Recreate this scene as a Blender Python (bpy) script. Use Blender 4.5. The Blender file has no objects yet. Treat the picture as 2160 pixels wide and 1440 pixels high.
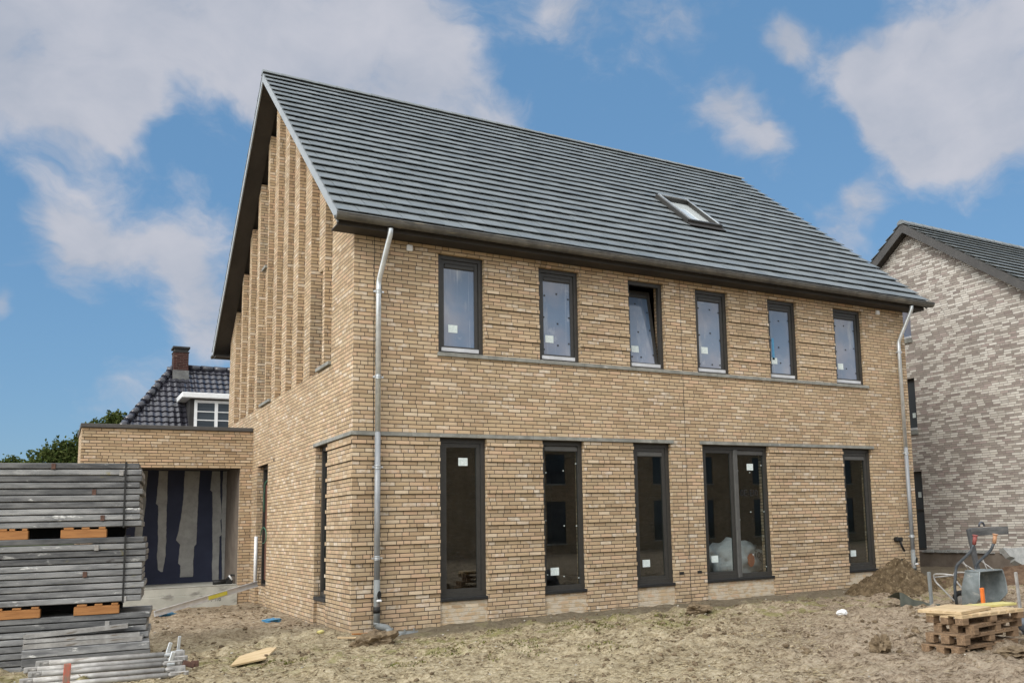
import bpy, bmesh, math, random
import numpy as np
from mathutils import Vector, Matrix
rnd = random.Random(7)
scene = bpy.context.scene
col = scene.collection
R = math.radians

# ------------------------------------------------------------------ helpers
class MB:
    """collects geometry, links it as ONE mesh object"""
    def __init__(s): s.v = []; s.f = []; s.mi = []; s.sm = []
    def face(s, pts, m=0, smooth=False):
        n = len(s.v); s.v += [tuple(p) for p in pts]
        s.f.append(tuple(range(n, n + len(pts)))); s.mi.append(m); s.sm.append(smooth)
    def mesh(s, vs, fs, m=0, smooth=False):
        n = len(s.v); s.v += [tuple(p) for p in vs]
        for f in fs: s.f.append(tuple(n + i for i in f)); s.mi.append(m); s.sm.append(smooth)
    def box(s, x0, x1, y0, y1, z0, z1, m=0, M=None):
        vs = [Vector(p) for p in ((x0,y0,z0),(x1,y0,z0),(x1,y1,z0),(x0,y1,z0),(x0,y0,z1),(x1,y0,z1),(x1,y1,z1),(x0,y1,z1))]
        if M is not None: vs = [M @ p for p in vs]
        s.mesh(vs, [(0,3,2,1),(4,5,6,7),(0,1,5,4),(1,2,6,5),(2,3,7,6),(3,0,4,7)], m)
    def bbox(s, x0, x1, y0, y1, z0, z1, b=.008, m=0, M=None):
        """box with bevelled edges"""
        bm = bmesh.new(); bmesh.ops.create_cube(bm, size=1)
        for v in bm.verts:
            v.co = Vector(((x0+x1)/2+v.co.x*(x1-x0), (y0+y1)/2+v.co.y*(y1-y0), (z0+z1)/2+v.co.z*(z1-z0)))
        bmesh.ops.bevel(bm, geom=bm.edges[:], offset=b, segments=1, affect='EDGES')
        s.bm(bm, m, M)
    def bm(s, bm, m=0, M=None, smooth=False):
        bm.verts.ensure_lookup_table()
        idx = {v: i for i, v in enumerate(bm.verts)}
        s.mesh([(M @ v.co) if M is not None else v.co.copy() for v in bm.verts], [[idx[v] for v in f.verts] for f in bm.faces], m, smooth)
        bm.free()
    def tube(s, pts, r, n=12, m=0, cap=True, smooth=True):
        pts = [Vector(p) for p in pts]; rs = r if isinstance(r, (list, tuple)) else [r]*len(pts)
        rings = []; up = None
        for i, p in enumerate(pts):
            t = (pts[min(i+1, len(pts)-1)] - pts[max(i-1, 0)]).normalized()
            if up is None:
                up = Vector((0,0,1)) if abs(t.z) < .9 else Vector((1,0,0))
            u = (up - t*up.dot(t)).normalized(); w = t.cross(u); up = u
            rings.append([p + (u*math.cos(2*math.pi*k/n) + w*math.sin(2*math.pi*k/n))*rs[i] for k in range(n)])
        vs = [q for ring in rings for q in ring]; fs = []
        for i in range(len(pts)-1):
            for k in range(n): fs.append((i*n+k, i*n+(k+1)%n, (i+1)*n+(k+1)%n, (i+1)*n+k))
        s.mesh(vs, fs, m, smooth)
        if cap:
            s.face(rings[0][::-1], m); s.face(rings[-1], m)
    def prism(s, poly, d, m=0):
        """poly: list of 3d points (planar), d: extrusion vector"""
        d = Vector(d); a = [Vector(p) for p in poly]; b = [p + d for p in a]; n = len(a)
        s.face(a[::-1], m); s.face(b, m)
        for i in range(n): s.face([a[i], a[(i+1)%n], b[(i+1)%n], b[i]], m)
    def build(s, name, mats, parent=None, recalc=True):
        me = bpy.data.meshes.new(name)
        me.from_pydata(s.v, [], s.f)
        for mt in (mats if isinstance(mats, (list, tuple)) else [mats]): me.materials.append(mt)
        me.polygons.foreach_set('material_index', s.mi); me.polygons.foreach_set('use_smooth', s.sm)
        if recalc:
            bm = bmesh.new(); bm.from_mesh(me); bmesh.ops.remove_doubles(bm, verts=bm.verts[:], dist=1e-5)
            bmesh.ops.recalc_face_normals(bm, faces=bm.faces[:]); bm.to_mesh(me); bm.free()
        me.update()
        o = bpy.data.objects.new(name, me); col.objects.link(o)
        if parent is not None: o.parent = parent
        return o

def tag(o, label, cat, group=None):
    o['label'] = label; o['category'] = cat
    if group: o['group'] = group
    return o
def structure(o): o['kind'] = 'structure'; return o
def stuff(o, label=None, cat=None):
    o['kind'] = 'stuff'
    if label: o['label'] = label
    if cat: o['category'] = cat
    return o
def empty(name, loc=(0,0,0), rz=0):
    o = bpy.data.objects.new(name, None); col.objects.link(o); o.location = loc; o.rotation_euler = (0,0,rz)
    o.empty_display_size = .2
    return o
def lab(o, t): o['label'] = t; return o

# value noise on numpy arrays
def vnoise(x, y, seed=0):
    xi = np.floor(x).astype(np.int64); yi = np.floor(y).astype(np.int64); xf = x-xi; yf = y-yi
    def h(a, b):
        n = (a*374761393 + b*668265263 + seed*982451653) & 0x7fffffff
        n = ((n ^ (n >> 13))*1274126177) & 0x7fffffff
        return ((n ^ (n >> 16)) & 0xffff)/65535.0
    u = xf*xf*(3-2*xf); v = yf*yf*(3-2*yf)
    return (h(xi,yi)*(1-u)+h(xi+1,yi)*u)*(1-v) + (h(xi,yi+1)*(1-u)+h(xi+1,yi+1)*u)*v
def fbm(x, y, f, oct=4, seed=0):
    a = 0*x; amp = 1; tot = 0
    for i in range(oct):
        a = a + amp*vnoise(x*f, y*f, seed+i*17); tot += amp; amp *= .55; f *= 2.03
    return a/tot

# ------------------------------------------------------------------ materials
def newmat(name):
    m = bpy.data.materials.new(name); m.use_nodes = True; nt = m.node_tree; nt.nodes.clear(); return m, nt
class NT:
    def __init__(s, nt): s.nt = nt
    def n(s, typ, ins=None, **props):
        nd = s.nt.nodes.new(typ)
        for k, v in props.items(): setattr(nd, k, v)
        for k, v in (ins or {}).items(): s.set(nd.inputs[k], v)
        return nd
    def set(s, inp, v):
        if isinstance(v, bpy.types.NodeSocket): s.nt.links.new(v, inp)
        elif isinstance(v, bpy.types.Node): s.nt.links.new(v.outputs[0], inp)
        else: inp.default_value = v
    def math(s, op, a, b=0., c=0., clamp=False):
        nd = s.n('ShaderNodeMath', operation=op, use_clamp=clamp)
        s.set(nd.inputs[0], a); s.set(nd.inputs[1], b); s.set(nd.inputs[2], c)
        return nd.outputs[0]
    def vmath(s, op, a, b=(0,0,0)):
        nd = s.n('ShaderNodeVectorMath', operation=op); s.set(nd.inputs[0], a); s.set(nd.inputs[1], b)
        return nd.outputs['Value'] if op in ('DISTANCE','DOT_PRODUCT','LENGTH') else nd.outputs[0]
    def mix(s, f, a, b, mode='MIX'):
        nd = s.n('ShaderNodeMix', data_type='RGBA', blend_type=mode)
        s.set(nd.inputs[0], f); s.set(nd.inputs[6], a if not isinstance(a, tuple) or len(a) == 4 else (*a, 1)); s.set(nd.inputs[7], b if not isinstance(b, tuple) or len(b) == 4 else (*b, 1))
        return nd.outputs[2]
    def ramp(s, f, stops, interp='LINEAR'):
        nd = s.n('ShaderNodeValToRGB', {'Fac': f}); cr = nd.color_ramp; cr.interpolation = interp
        while len(cr.elements) < len(stops): cr.elements.new(.5)
        for e, (p, c) in zip(cr.elements, stops): e.position = p; e.color = (*c, 1) if len(c) == 3 else c
        return nd.outputs[0]
    def mr(s, v, a, b, c=0., d=1., smooth=True):
        nd = s.n('ShaderNodeMapRange', {'Value': v, 'From Min': a, 'From Max': b, 'To Min': c, 'To Max': d}, interpolation_type='SMOOTHSTEP' if smooth else 'LINEAR')
        return nd.outputs[0]
    def noise(s, vec, scale, detail=3., rough=.55, dist=0.):
        nd = s.n('ShaderNodeTexNoise', {'Vector': vec, 'Scale': scale, 'Detail': detail, 'Roughness': rough, 'Distortion': dist})
        return nd.outputs[0]
    def mapping(s, vec, scale=(1,1,1), loc=(0,0,0), rot=(0,0,0)):
        return s.n('ShaderNodeMapping', {'Vector': vec, 'Scale': scale, 'Location': loc, 'Rotation': rot}).outputs[0]
    def bump(s, h, strength=.5, dist=.01):
        return s.n('ShaderNodeBump', {'Height': h, 'Strength': strength, 'Distance': dist}).outputs[0]
    def out(s, color, rough=.8, metal=0., normal=None, spec=.5, **kw):
        p = s.n('ShaderNodeBsdfPrincipled')
        s.set(p.inputs['Base Color'], color if not isinstance(color, tuple) or len(color) == 4 else (*color, 1))
        s.set(p.inputs['Roughness'], rough); s.set(p.inputs['Metallic'], metal)
        s.set(p.inputs['Specular IOR Level'], spec)
        if normal is not None: s.set(p.inputs['Normal'], normal)
        for k, v in kw.items(): s.set(p.inputs[k], v)
        o = s.n('ShaderNodeOutputMaterial'); s.nt.links.new(p.outputs[0], o.inputs[0])
        return p

def rough_mat(name, c0, c1, scale=6., rough=.8, metal=0., bump=.3, bdist=.005, vary=0., spec=.4, stretch=(1,1,1), detail=5., island=False, streak=None):
    """two-tone mottled surface"""
    m, nt = newmat(name); g = NT(nt)
    tc = g.n('ShaderNodeTexCoord').outputs['Object']
    v = g.mapping(tc, stretch)
    f = g.mr(g.noise(v, scale, detail, .62), .3, .7)
    c = g.mix(f, c0, c1)
    if streak:
        f2 = g.mr(g.noise(g.mapping(tc, streak[1]), streak[2], 4., .6), streak[3], streak[4])
        c = g.mix(f2, c, streak[0])
    if vary:
        r = g.n('ShaderNodeNewGeometry').outputs['Random Per Island'] if island else g.n('ShaderNodeObjectInfo').outputs['Random']
        k = g.math('MULTIPLY_ADD', r, vary, 1-vary/2)
        c = g.mix(1., c, g.n('ShaderNodeCombineColor', {0: k, 1: k, 2: k}).outputs[0], 'MULTIPLY')
    nrm = g.bump(g.noise(v, scale*5, 4., .6), bump, bdist) if bump else None
    g.out(c, rough, metal, nrm, spec)
    return m

def brick_mat(name, stops, mortar, cream, cream_amt=.3, C=.0625, L=.222, split=.10, jh=.0056, tint=.16, smear=0., split_shift=True, wild=0.):
    m, nt = newmat(name); g = NT(nt)
    tcn = g.n('ShaderNodeTexCoord'); tc = tcn.outputs['Object']
    nx = g.n('ShaderNodeSeparateXYZ', {0: tcn.outputs['Normal']}).outputs[0]
    sx = g.n('ShaderNodeSeparateXYZ', {0: tc})
    side = g.math('GREATER_THAN', g.math('ABSOLUTE', nx), .5)
    u = g.math('ADD', g.math('MULTIPLY', side, sx.outputs[1]), g.math('MULTIPLY', g.math('SUBTRACT', 1., side), sx.outputs[0]))
    wob = g.noise(tc, 2.2, 2.)
    z = g.math('ADD', g.math('ADD', sx.outputs[2], .0002), g.math('MULTIPLY_ADD', wob, .006, -.003))
    rz = g.math('DIVIDE', z, C); row = g.math('FLOOR', rz); fv = g.math('FRACT', rz)
    rr = g.n('ShaderNodeTexWhiteNoise', {'W': row}, noise_dimensions='1D').outputs['Value']
    off = g.math('ADD', g.math('MULTIPLY', g.math('FRACT', g.math('MULTIPLY', row, .5)), 1.), g.math('MULTIPLY', g.math('FLOOR', g.math('MULTIPLY', rr, 3.99)), .08 if not wild else wild))
    uu = g.math('ADD', g.math('DIVIDE', u, L), off)
    cl = g.math('FLOOR', uu); fu = g.math('FRACT', uu)
    idv = g.n('ShaderNodeCombineXYZ', {0: cl, 1: row, 2: g.math('MULTIPLY', side, 7.)}).outputs[0]
    wn0 = g.n('ShaderNodeTexWhiteNoise', {'Vector': idv}, noise_dimensions='3D').outputs['Value']
    sp = g.math('LESS_THAN', wn0, split)
    half = g.math('MULTIPLY', g.math('GREATER_THAN', fu, .5), sp)
    id2 = g.vmath('ADD', idv, g.n('ShaderNodeCombineXYZ', {0: g.math('MULTIPLY', half, .37), 1: 11.3, 2: .7}).outputs[0])
    wn = g.n('ShaderNodeTexWhiteNoise', {'Vector': id2}, noise_dimensions='3D')
    du = g.math('MULTIPLY', g.math('MINIMUM', fu, g.math('SUBTRACT', 1., fu)), L)
    dsp = g.math('MULTIPLY_ADD', g.math('ABSOLUTE', g.math('SUBTRACT', fu, .5)), L, g.math('MULTIPLY', g.math('SUBTRACT', 1., sp), 1.))
    du = g.math('MINIMUM', du, dsp)
    dv = g.math('MULTIPLY', g.math('MINIMUM', fv, g.math('SUBTRACT', 1., fv)), C)
    d = g.math('MINIMUM', g.math('MULTIPLY', du, 1.15), dv)
    d = g.math('ADD', d, g.math('MULTIPLY_ADD', g.noise(tc, 45., 2.), .005, -.0025))
    body = g.mr(d, jh-.002, jh+.002)
    base = g.ramp(wn.outputs['Value'], stops)
    n1 = g.noise(tc, 70., 4., .65)
    k = g.math('MULTIPLY_ADD', n1, .36, .82)
    base = g.mix(1., base, g.n('ShaderNodeCombineColor', {0: k, 1: k, 2: k}).outputs[0], 'MULTIPLY')
    # pale lime bloom on some bricks
    r2 = g.n('ShaderNodeSeparateColor', {0: wn.outputs['Color']})
    bl = g.math('MULTIPLY', g.math('MULTIPLY', g.mr(r2.outputs[1], 1-cream_amt, 1.), g.mr(g.noise(tc, 11., 3.), .34, .66)), .75)
    base = g.mix(bl, base, cream)
    # soft weathering over the whole wall
    big = g.mr(g.noise(tc, .9, 4., .6), .3, .7)
    kk = g.math('MULTIPLY_ADD', big, tint, 1-tint*.6)
    base = g.mix(1., base, g.n('ShaderNodeCombineColor', {0: kk, 1: kk, 2: g.math('MULTIPLY', kk, .98)}).outputs[0], 'MULTIPLY')
    mort = g.mix(g.noise(tc, 30., 2.), mortar, tuple(c*1.7 for c in mortar))
    c = g.mix(body, mort, base)
    if smear:
        sm = g.mr(g.noise(g.mapping(tc, (1,1,1.6)), 7., 5., .65), .62-smear*.35, .70-smear*.2)
        c = g.mix(g.math('MULTIPLY', sm, .85), c, (.52,.46,.36))
    if not smear:
        dirt = g.math('MULTIPLY', g.mr(sx.outputs[2], .42, .0), g.mr(g.noise(tc, 5., 5., .7), .46, .62))
        c = g.mix(g.math('MULTIPLY', dirt, .55), c, (.22,.175,.12))
    h = g.math('ADD', g.math('MULTIPLY', body, 1.), g.math('MULTIPLY', n1, .35))
    g.out(c, .92, 0., g.bump(h, .8, .008), .2)
    return m

TAN = [(0,(.34,.245,.152)),(.14,(.435,.315,.198)),(.30,(.505,.375,.24)),(.46,(.43,.325,.205)),(.60,(.52,.36,.238)),(.74,(.51,.395,.265)),(.88,(.385,.288,.18)),(1,(.60,.485,.35))]
M = {}
M['brick'] = brick_mat('tan_brick', TAN, (.065,.052,.040), (.66,.59,.50), .20)
M['brick_infill'] = brick_mat('mortar_smeared_brick', TAN, (.33,.27,.19), (.58,.52,.42), .30, jh=.007, smear=.55)
M['brick_grey'] = brick_mat('mixed_grey_brick', [(0,(.27,.225,.205)),(.16,(.34,.30,.265)),(.30,(.31,.275,.245)),(.40,(.39,.32,.295)),(.48,(.44,.40,.355)),(.55,(.53,.49,.44)),(.80,(.60,.565,.515)),(1,(.64,.61,.56))],
    (.14,.125,.11), (.62,.59,.54), .12, C=.060, L=.225, split=.03, jh=.0052, tint=.2, wild=.21)
M['brick_brown'] = brick_mat('brown_brick', [(0,(.12,.075,.045)),(.5,(.17,.11,.065)),(1,(.22,.14,.085))], (.08,.065,.05), (.3,.25,.2), .1)
M['brick_red'] = brick_mat('dark_red_brick', [(0,(.030,.011,.010)),(.5,(.042,.016,.014)),(1,(.055,.022,.019))], (.08,.06,.05), (.3,.2,.15), .05)

def tile_mat(name, c0, c1, rough=.42, spec=.5, vary=.22):
    m, nt = newmat(name); g = NT(nt)
    tc = g.n('ShaderNodeTexCoord').outputs['Object']
    r = g.n('ShaderNodeNewGeometry').outputs['Random Per Island']
    c = g.mix(r, c0, c1)
    k = g.math('MULTIPLY_ADD', g.noise(tc, 1.1, 4., .6), .5, .75)
    c = g.mix(1., c, g.n('ShaderNodeCombineColor', {0: k, 1: k, 2: k}).outputs[0], 'MULTIPLY')
    c = g.mix(g.mr(g.noise(tc, 60., 3.), .55, .8), c, tuple(x*1.5 for x in c1))
    g.out(c, g.mr(g.noise(tc, 3., 3.), .2, .8, rough-.06, rough+.1), 0., g.bump(g.noise(tc, 120., 2.), .12, .003), spec)
    return m
M['tile'] = tile_mat('dark_grey_roof_tile', (.132,.150,.155), (.178,.198,.202), .42, .5)
M['tile_black'] = tile_mat('glazed_black_tile', (.018,.018,.024), (.032,.032,.042), .22, .7)
M['frame'] = rough_mat('anthracite_frame', (.033,.032,.029), (.043,.041,.037), 12., .42, 0., .04, .002)
M['frame_light'] = rough_mat('sash_edge_grey', (.075,.074,.07), (.095,.094,.088), 10., .4, 0., .03, .002)
M['black'] = rough_mat('black_rubber', (.010,.010,.010), (.018,.018,.017), 20., .6, 0., .1)
M['dark'] = rough_mat('dark_board', (.020,.019,.018), (.030,.028,.026), 5., .7, 0., .1)
M['soffit'] = rough_mat('brown_black_soffit', (.030,.026,.022), (.042,.037,.032), 3., .7, 0., .05, stretch=(1,.2,1))
M['barge'] = rough_mat('blue_grey_bargeboard', (.26,.29,.31), (.31,.335,.35), 3., .55, 0., .05)
M['barge_dark'] = rough_mat('dark_grey_bargeboard', (.060,.058,.055), (.08,.077,.073), 3., .6, 0., .05)
M['zinc'] = rough_mat('weathered_zinc', (.12,.12,.115), (.19,.19,.18), 5., .42, .65, .12, .003, streak=((.30,.28,.23),(1,3,8),3.,.55,.75))
M['galv'] = rough_mat('bright_galvanised_steel', (.52,.55,.56), (.66,.69,.70), 9., .28, .6, .1, .002)
M['galv_dull'] = rough_mat('dull_galvanised_steel', (.25,.24,.225), (.42,.41,.385), 7., .6, .25, .25, .004, vary=.25, streak=((.16,.13,.10),(.6,3,3),6.,.58,.72))
M['pvc'] = rough_mat('grey_pvc', (.17,.185,.185), (.22,.235,.23), 6., .5, 0., .05, streak=((.20,.155,.13),(1,1,1),9.,.55,.75))
M['stone'] = rough_mat('bluestone', (.17,.17,.15), (.27,.27,.24), 5., .75, 0., .3, .004, streak=((.42,.41,.37),(1,1,2),9.,.6,.74))
M['concrete'] = rough_mat('pale_concrete', (.37,.37,.325), (.48,.475,.42), 3., .85, 0., .35, .006, streak=((.22,.215,.19),(.7,1,1.6),4.,.55,.72))
M['concrete_dark'] = rough_mat('earth_stained_concrete', (.13,.105,.085), (.19,.16,.13), 3., .9, 0., .4, .008)
M['plaster'] = rough_mat('grey_plaster', (.26,.26,.25), (.33,.33,.315), 4., .9, 0., .2)
M['blueboard'] = rough_mat('blue_plasterboard', (.018,.023,.048), (.026,.032,.062), 2., .75, 0., .05)
M['filler'] = rough_mat('joint_filler', (.25,.25,.235), (.33,.33,.31), 6., .85, 0., .2)
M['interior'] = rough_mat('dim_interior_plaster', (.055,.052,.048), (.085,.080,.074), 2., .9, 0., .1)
M['white'] = rough_mat('white_paint', (.70,.71,.71), (.78,.79,.78), 6., .5, 0., .04)
M['sticker'] = rough_mat('pale_sticker', (.52,.60,.58), (.68,.74,.72), 40., .6, 0., 0., detail=2.)
M['sill_trim'] = rough_mat('bright_sill_trim', (.50,.51,.52), (.62,.63,.64), 8., .35, .3, .03)
M['wood'] = rough_mat('fresh_pine', (.42,.305,.17), (.56,.43,.26), 7., .75, 0., .2, .003, vary=.25, island=True, stretch=(.25,3,3), streak=((.33,.20,.09),(.3,4,4),6.,.58,.75))
M['wood_dark'] = rough_mat('weathered_pallet_wood', (.13,.082,.046), (.27,.18,.105), 7., .85, 0., .3, .004, vary=.35, island=True, stretch=(.25,3,3), streak=((.10,.065,.04),(.3,4,4),5.,.55,.72))
M['wood_orange'] = rough_mat('orange_timber', (.25,.105,.030), (.37,.17,.055), 9., .7, 0., .2, .003, stretch=(.3,3,3), streak=((.16,.075,.03),(.4,4,4),6.,.6,.75))
M['ply'] = rough_mat('plywood_offcut', (.50,.37,.20), (.62,.48,.29), 6., .75, 0., .15, .003, stretch=(.4,2,2), streak=((.36,.25,.13),(.5,2,2),4.,.6,.75))
M['steel_dark'] = rough_mat('dark_steel', (.07,.075,.08), (.11,.115,.12), 8., .6, .2, .2)
M['yellow'] = rough_mat('yellow_label', (.55,.50,.06), (.62,.57,.10), 12., .55, 0., 0.)
M['yellow_ply'] = rough_mat('yellow_board', (.48,.42,.14), (.56,.50,.20), 6., .6, 0., .05)
M['blue_plastic'] = rough_mat('blue_plastic', (.05,.20,.36), (.08,.27,.45), 15., .45, 0., .3)
M['red_paint'] = rough_mat('red_painted_wood', (.22,.17,.13), (.50,.10,.06), 14., .7, 0., .2, stretch=(2,2,.6))
M['orange_paint'] = rough_mat('orange_painted_wood', (.72,.16,.02), (.80,.21,.04), 10., .6, 0., .1)
M['rust'] = rough_mat('rust', (.075,.042,.032), (.13,.07,.05), 30., .9, 0., .3)
M['grip_red'] = rough_mat('red_rubber_grip', (.22,.06,.05), (.30,.09,.08), 18., .6, 0., .2)
M['grip_orange'] = rough_mat('faded_orange_grip', (.40,.20,.10), (.50,.29,.17), 18., .6, 0., .2)
M['tray'] = rough_mat('zinc_barrow_tray', (.17,.20,.205), (.28,.315,.32), 6., .5, .35, .2, .004, streak=((.44,.45,.42),(1,1,2),5.,.6,.75))
M['barrow_frame'] = rough_mat('blue_grey_tube', (.07,.085,.10), (.12,.135,.15), 12., .5, .3, .1)
M['brown_door'] = rough_mat('brown_timber_door', (.11,.045,.028), (.15,.065,.04), 5., .55, 0., .1, stretch=(3,3,.3))
M['sack'] = rough_mat('white_plastic_sack', (.62,.64,.68), (.74,.76,.80), 5., .5, 0., .6, .02)
M['sack_orange'] = rough_mat('orange_print', (.42,.10,.03), (.48,.13,.04), 9., .5, 0., 0.)
M['bag_dark'] = rough_mat('dark_blue_grey_bag', (.03,.035,.045), (.13,.145,.165), 6., .5, 0., .6, .02)
M['tarp'] = rough_mat('grey_green_rubber', (.075,.085,.07), (.13,.14,.115), 5., .7, 0., .3, .01)
M['rubble'] = rough_mat('broken_concrete', (.24,.245,.235), (.36,.365,.345), 9., .9, 0., .6, .01)
M['bark'] = rough_mat('bark', (.06,.05,.035), (.10,.085,.06), 8., .9, 0., .4)

def board_mat():
    m, nt = newmat('grey_scaffold_deck'); g = NT(nt)
    tc = g.n('ShaderNodeTexCoord').outputs['Object']; r = g.n('ShaderNodeObjectInfo').outputs['Random']
    v = g.vmath('ADD', g.mapping(tc, (1,1,2.5)), g.n('ShaderNodeCombineXYZ', {0: g.math('MULTIPLY', r, 37.), 1: g.math('MULTIPLY', r, 11.), 2: 0.}).outputs[0])
    c = g.mix(g.mr(g.noise(g.mapping(v, (.5,1,1)), 4., 6., .68), .3, .7), (.075,.077,.079), (.235,.236,.228))
    c = g.mix(g.mr(g.noise(v, 3.2, 5., .7), .60, .68), c, (.42,.42,.395))
    c = g.mix(g.mr(g.noise(v, 1.7, 5., .7), .64, .70), c, (.07,.062,.055))
    c = g.mix(g.mr(g.noise(v, 2.3, 3., .7, .6), .68, .74), c, (.18,.165,.10))
    k = g.math('MULTIPLY_ADD', r, .95, .62)
    c = g.mix(1., c, g.n('ShaderNodeCombineColor', {0: k, 1: k, 2: g.math('MULTIPLY', k, 1.01)}).outputs[0], 'MULTIPLY')
    g.out(c, .7, .1, g.bump(g.noise(v, 30., 4., .7), .35, .004), .4)
    return m
M['deck'] = board_mat()

def clear_glass():
    m, nt = newmat('clear_window_glass'); g = NT(nt)
    geo = g.n('ShaderNodeNewGeometry')
    cs = g.math('ABSOLUTE', g.vmath('DOT_PRODUCT', geo.outputs['Incoming'], geo.outputs['Normal']))
    fr = g.math('MULTIPLY_ADD', g.math('POWER', g.math('SUBTRACT', 1., cs, clamp=True), 5.), .92, .075, clamp=True)
    gl = g.n('ShaderNodeBsdfGlossy', {'Color': (.95,.97,.97,1), 'Roughness': .0})
    tr = g.n('ShaderNodeBsdfTransparent', {'Color': (.80,.83,.82,1)})
    mx = g.n('ShaderNodeMixShader', {0: fr, 1: tr.outputs[0], 2: gl.outputs[0]})
    o = g.n('ShaderNodeOutputMaterial'); nt.links.new(mx.outputs[0], o.inputs[0]); return m
M['glass'] = clear_glass()
def film_glass():
    """glass under protective film, reflected sky painted in, with dried run-off streaks"""
    m, nt = newmat('film_glass_sky_tones'); g = NT(nt)
    tc = g.n('ShaderNodeTexCoord').outputs['Object']
    c = g.mix(g.mr(g.noise(tc, .9, 3.), .36, .64), (.095,.145,.225), (.20,.205,.245))  # blue and lilac tones paint the reflected sky into the pane colour
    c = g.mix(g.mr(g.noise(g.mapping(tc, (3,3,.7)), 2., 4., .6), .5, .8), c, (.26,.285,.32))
    st = g.noise(g.mapping(tc, (26., 26., .55)), 1., 3., .55)
    sep = g.n('ShaderNodeSeparateXYZ', {0: tc})
    first = g.math('MULTIPLY', g.math('LESS_THAN', sep.outputs[0], 4.), 1.)
    hgt = g.math('MULTIPLY', g.mr(g.noise(g.mapping(tc, (9.,9.,.25)), 1., 2.), .4, .6), first)
    c = g.mix(g.math('MULTIPLY', g.math('MULTIPLY', g.mr(st, .60, .66), hgt), .55), c, (.42,.46,.50))
    c = g.mix(g.math('MULTIPLY', g.mr(g.noise(tc, 3.4, 5., .7), .60, .74), .4), c, (.34,.36,.40))
    g.out(c, .06, 0., g.bump(g.noise(tc, 5., 3.), .10, .01), 1.0)
    return m
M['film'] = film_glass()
def sky_glass():
    m, nt = newmat('reflective_far_glass'); g = NT(nt); g.out((.05,.06,.07), .03, 0., None, .9); return m
M['far_glass'] = sky_glass()

def leaf_mat(name, stops):
    m, nt = newmat(name); g = NT(nt)
    r = g.n('ShaderNodeNewGeometry').outputs['Random Per Island']
    c = g.ramp(r, stops)
    d = g.n('ShaderNodeBsdfDiffuse', {'Color': c}); t = g.n('ShaderNodeBsdfTranslucent', {'Color': c})
    mx = g.n('ShaderNodeMixShader', {0: .3, 1: d.outputs[0], 2: t.outputs[0]})
    o = g.n('ShaderNodeOutputMaterial'); nt.links.new(mx.outputs[0], o.inputs[0]); return m
M['leaf'] = leaf_mat('tree_leaves', [(0,(.035,.055,.016)),(.5,(.065,.090,.026)),(1,(.12,.14,.048))])
M['weed'] = leaf_mat('weed_leaves', [(0,(.07,.085,.02)),(.6,(.16,.17,.045)),(1,(.26,.235,.085))])
M['straw'] = leaf_mat('straw', [(0,(.07,.05,.03)),(.2,(.13,.095,.055)),(.34,(.32,.25,.15)),(.6,(.48,.40,.25)),(.9,(.58,.50,.34)),(1,(.66,.60,.46))])
M['clod'] = rough_mat('earth_clod', (.105,.078,.050), (.19,.145,.092), 12., .95, 0., .8, .012, vary=.5, island=True, spec=.1)
M['soil'] = rough_mat('brown_soil', (.085,.060,.034), (.20,.147,.088), 9., .95, 0., 1., .05, spec=.1, streak=((.30,.235,.145),(1,1,1),18.,.56,.70))
M['soil_red'] = rough_mat('reddish_soil', (.085,.052,.034), (.17,.115,.075), 6., .95, 0., 1., .02, spec=.1)
M['pebble'] = rough_mat('pebble', (.30,.28,.24), (.52,.49,.43), 20., .85, 0., .3, vary=.6, island=True)

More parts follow.
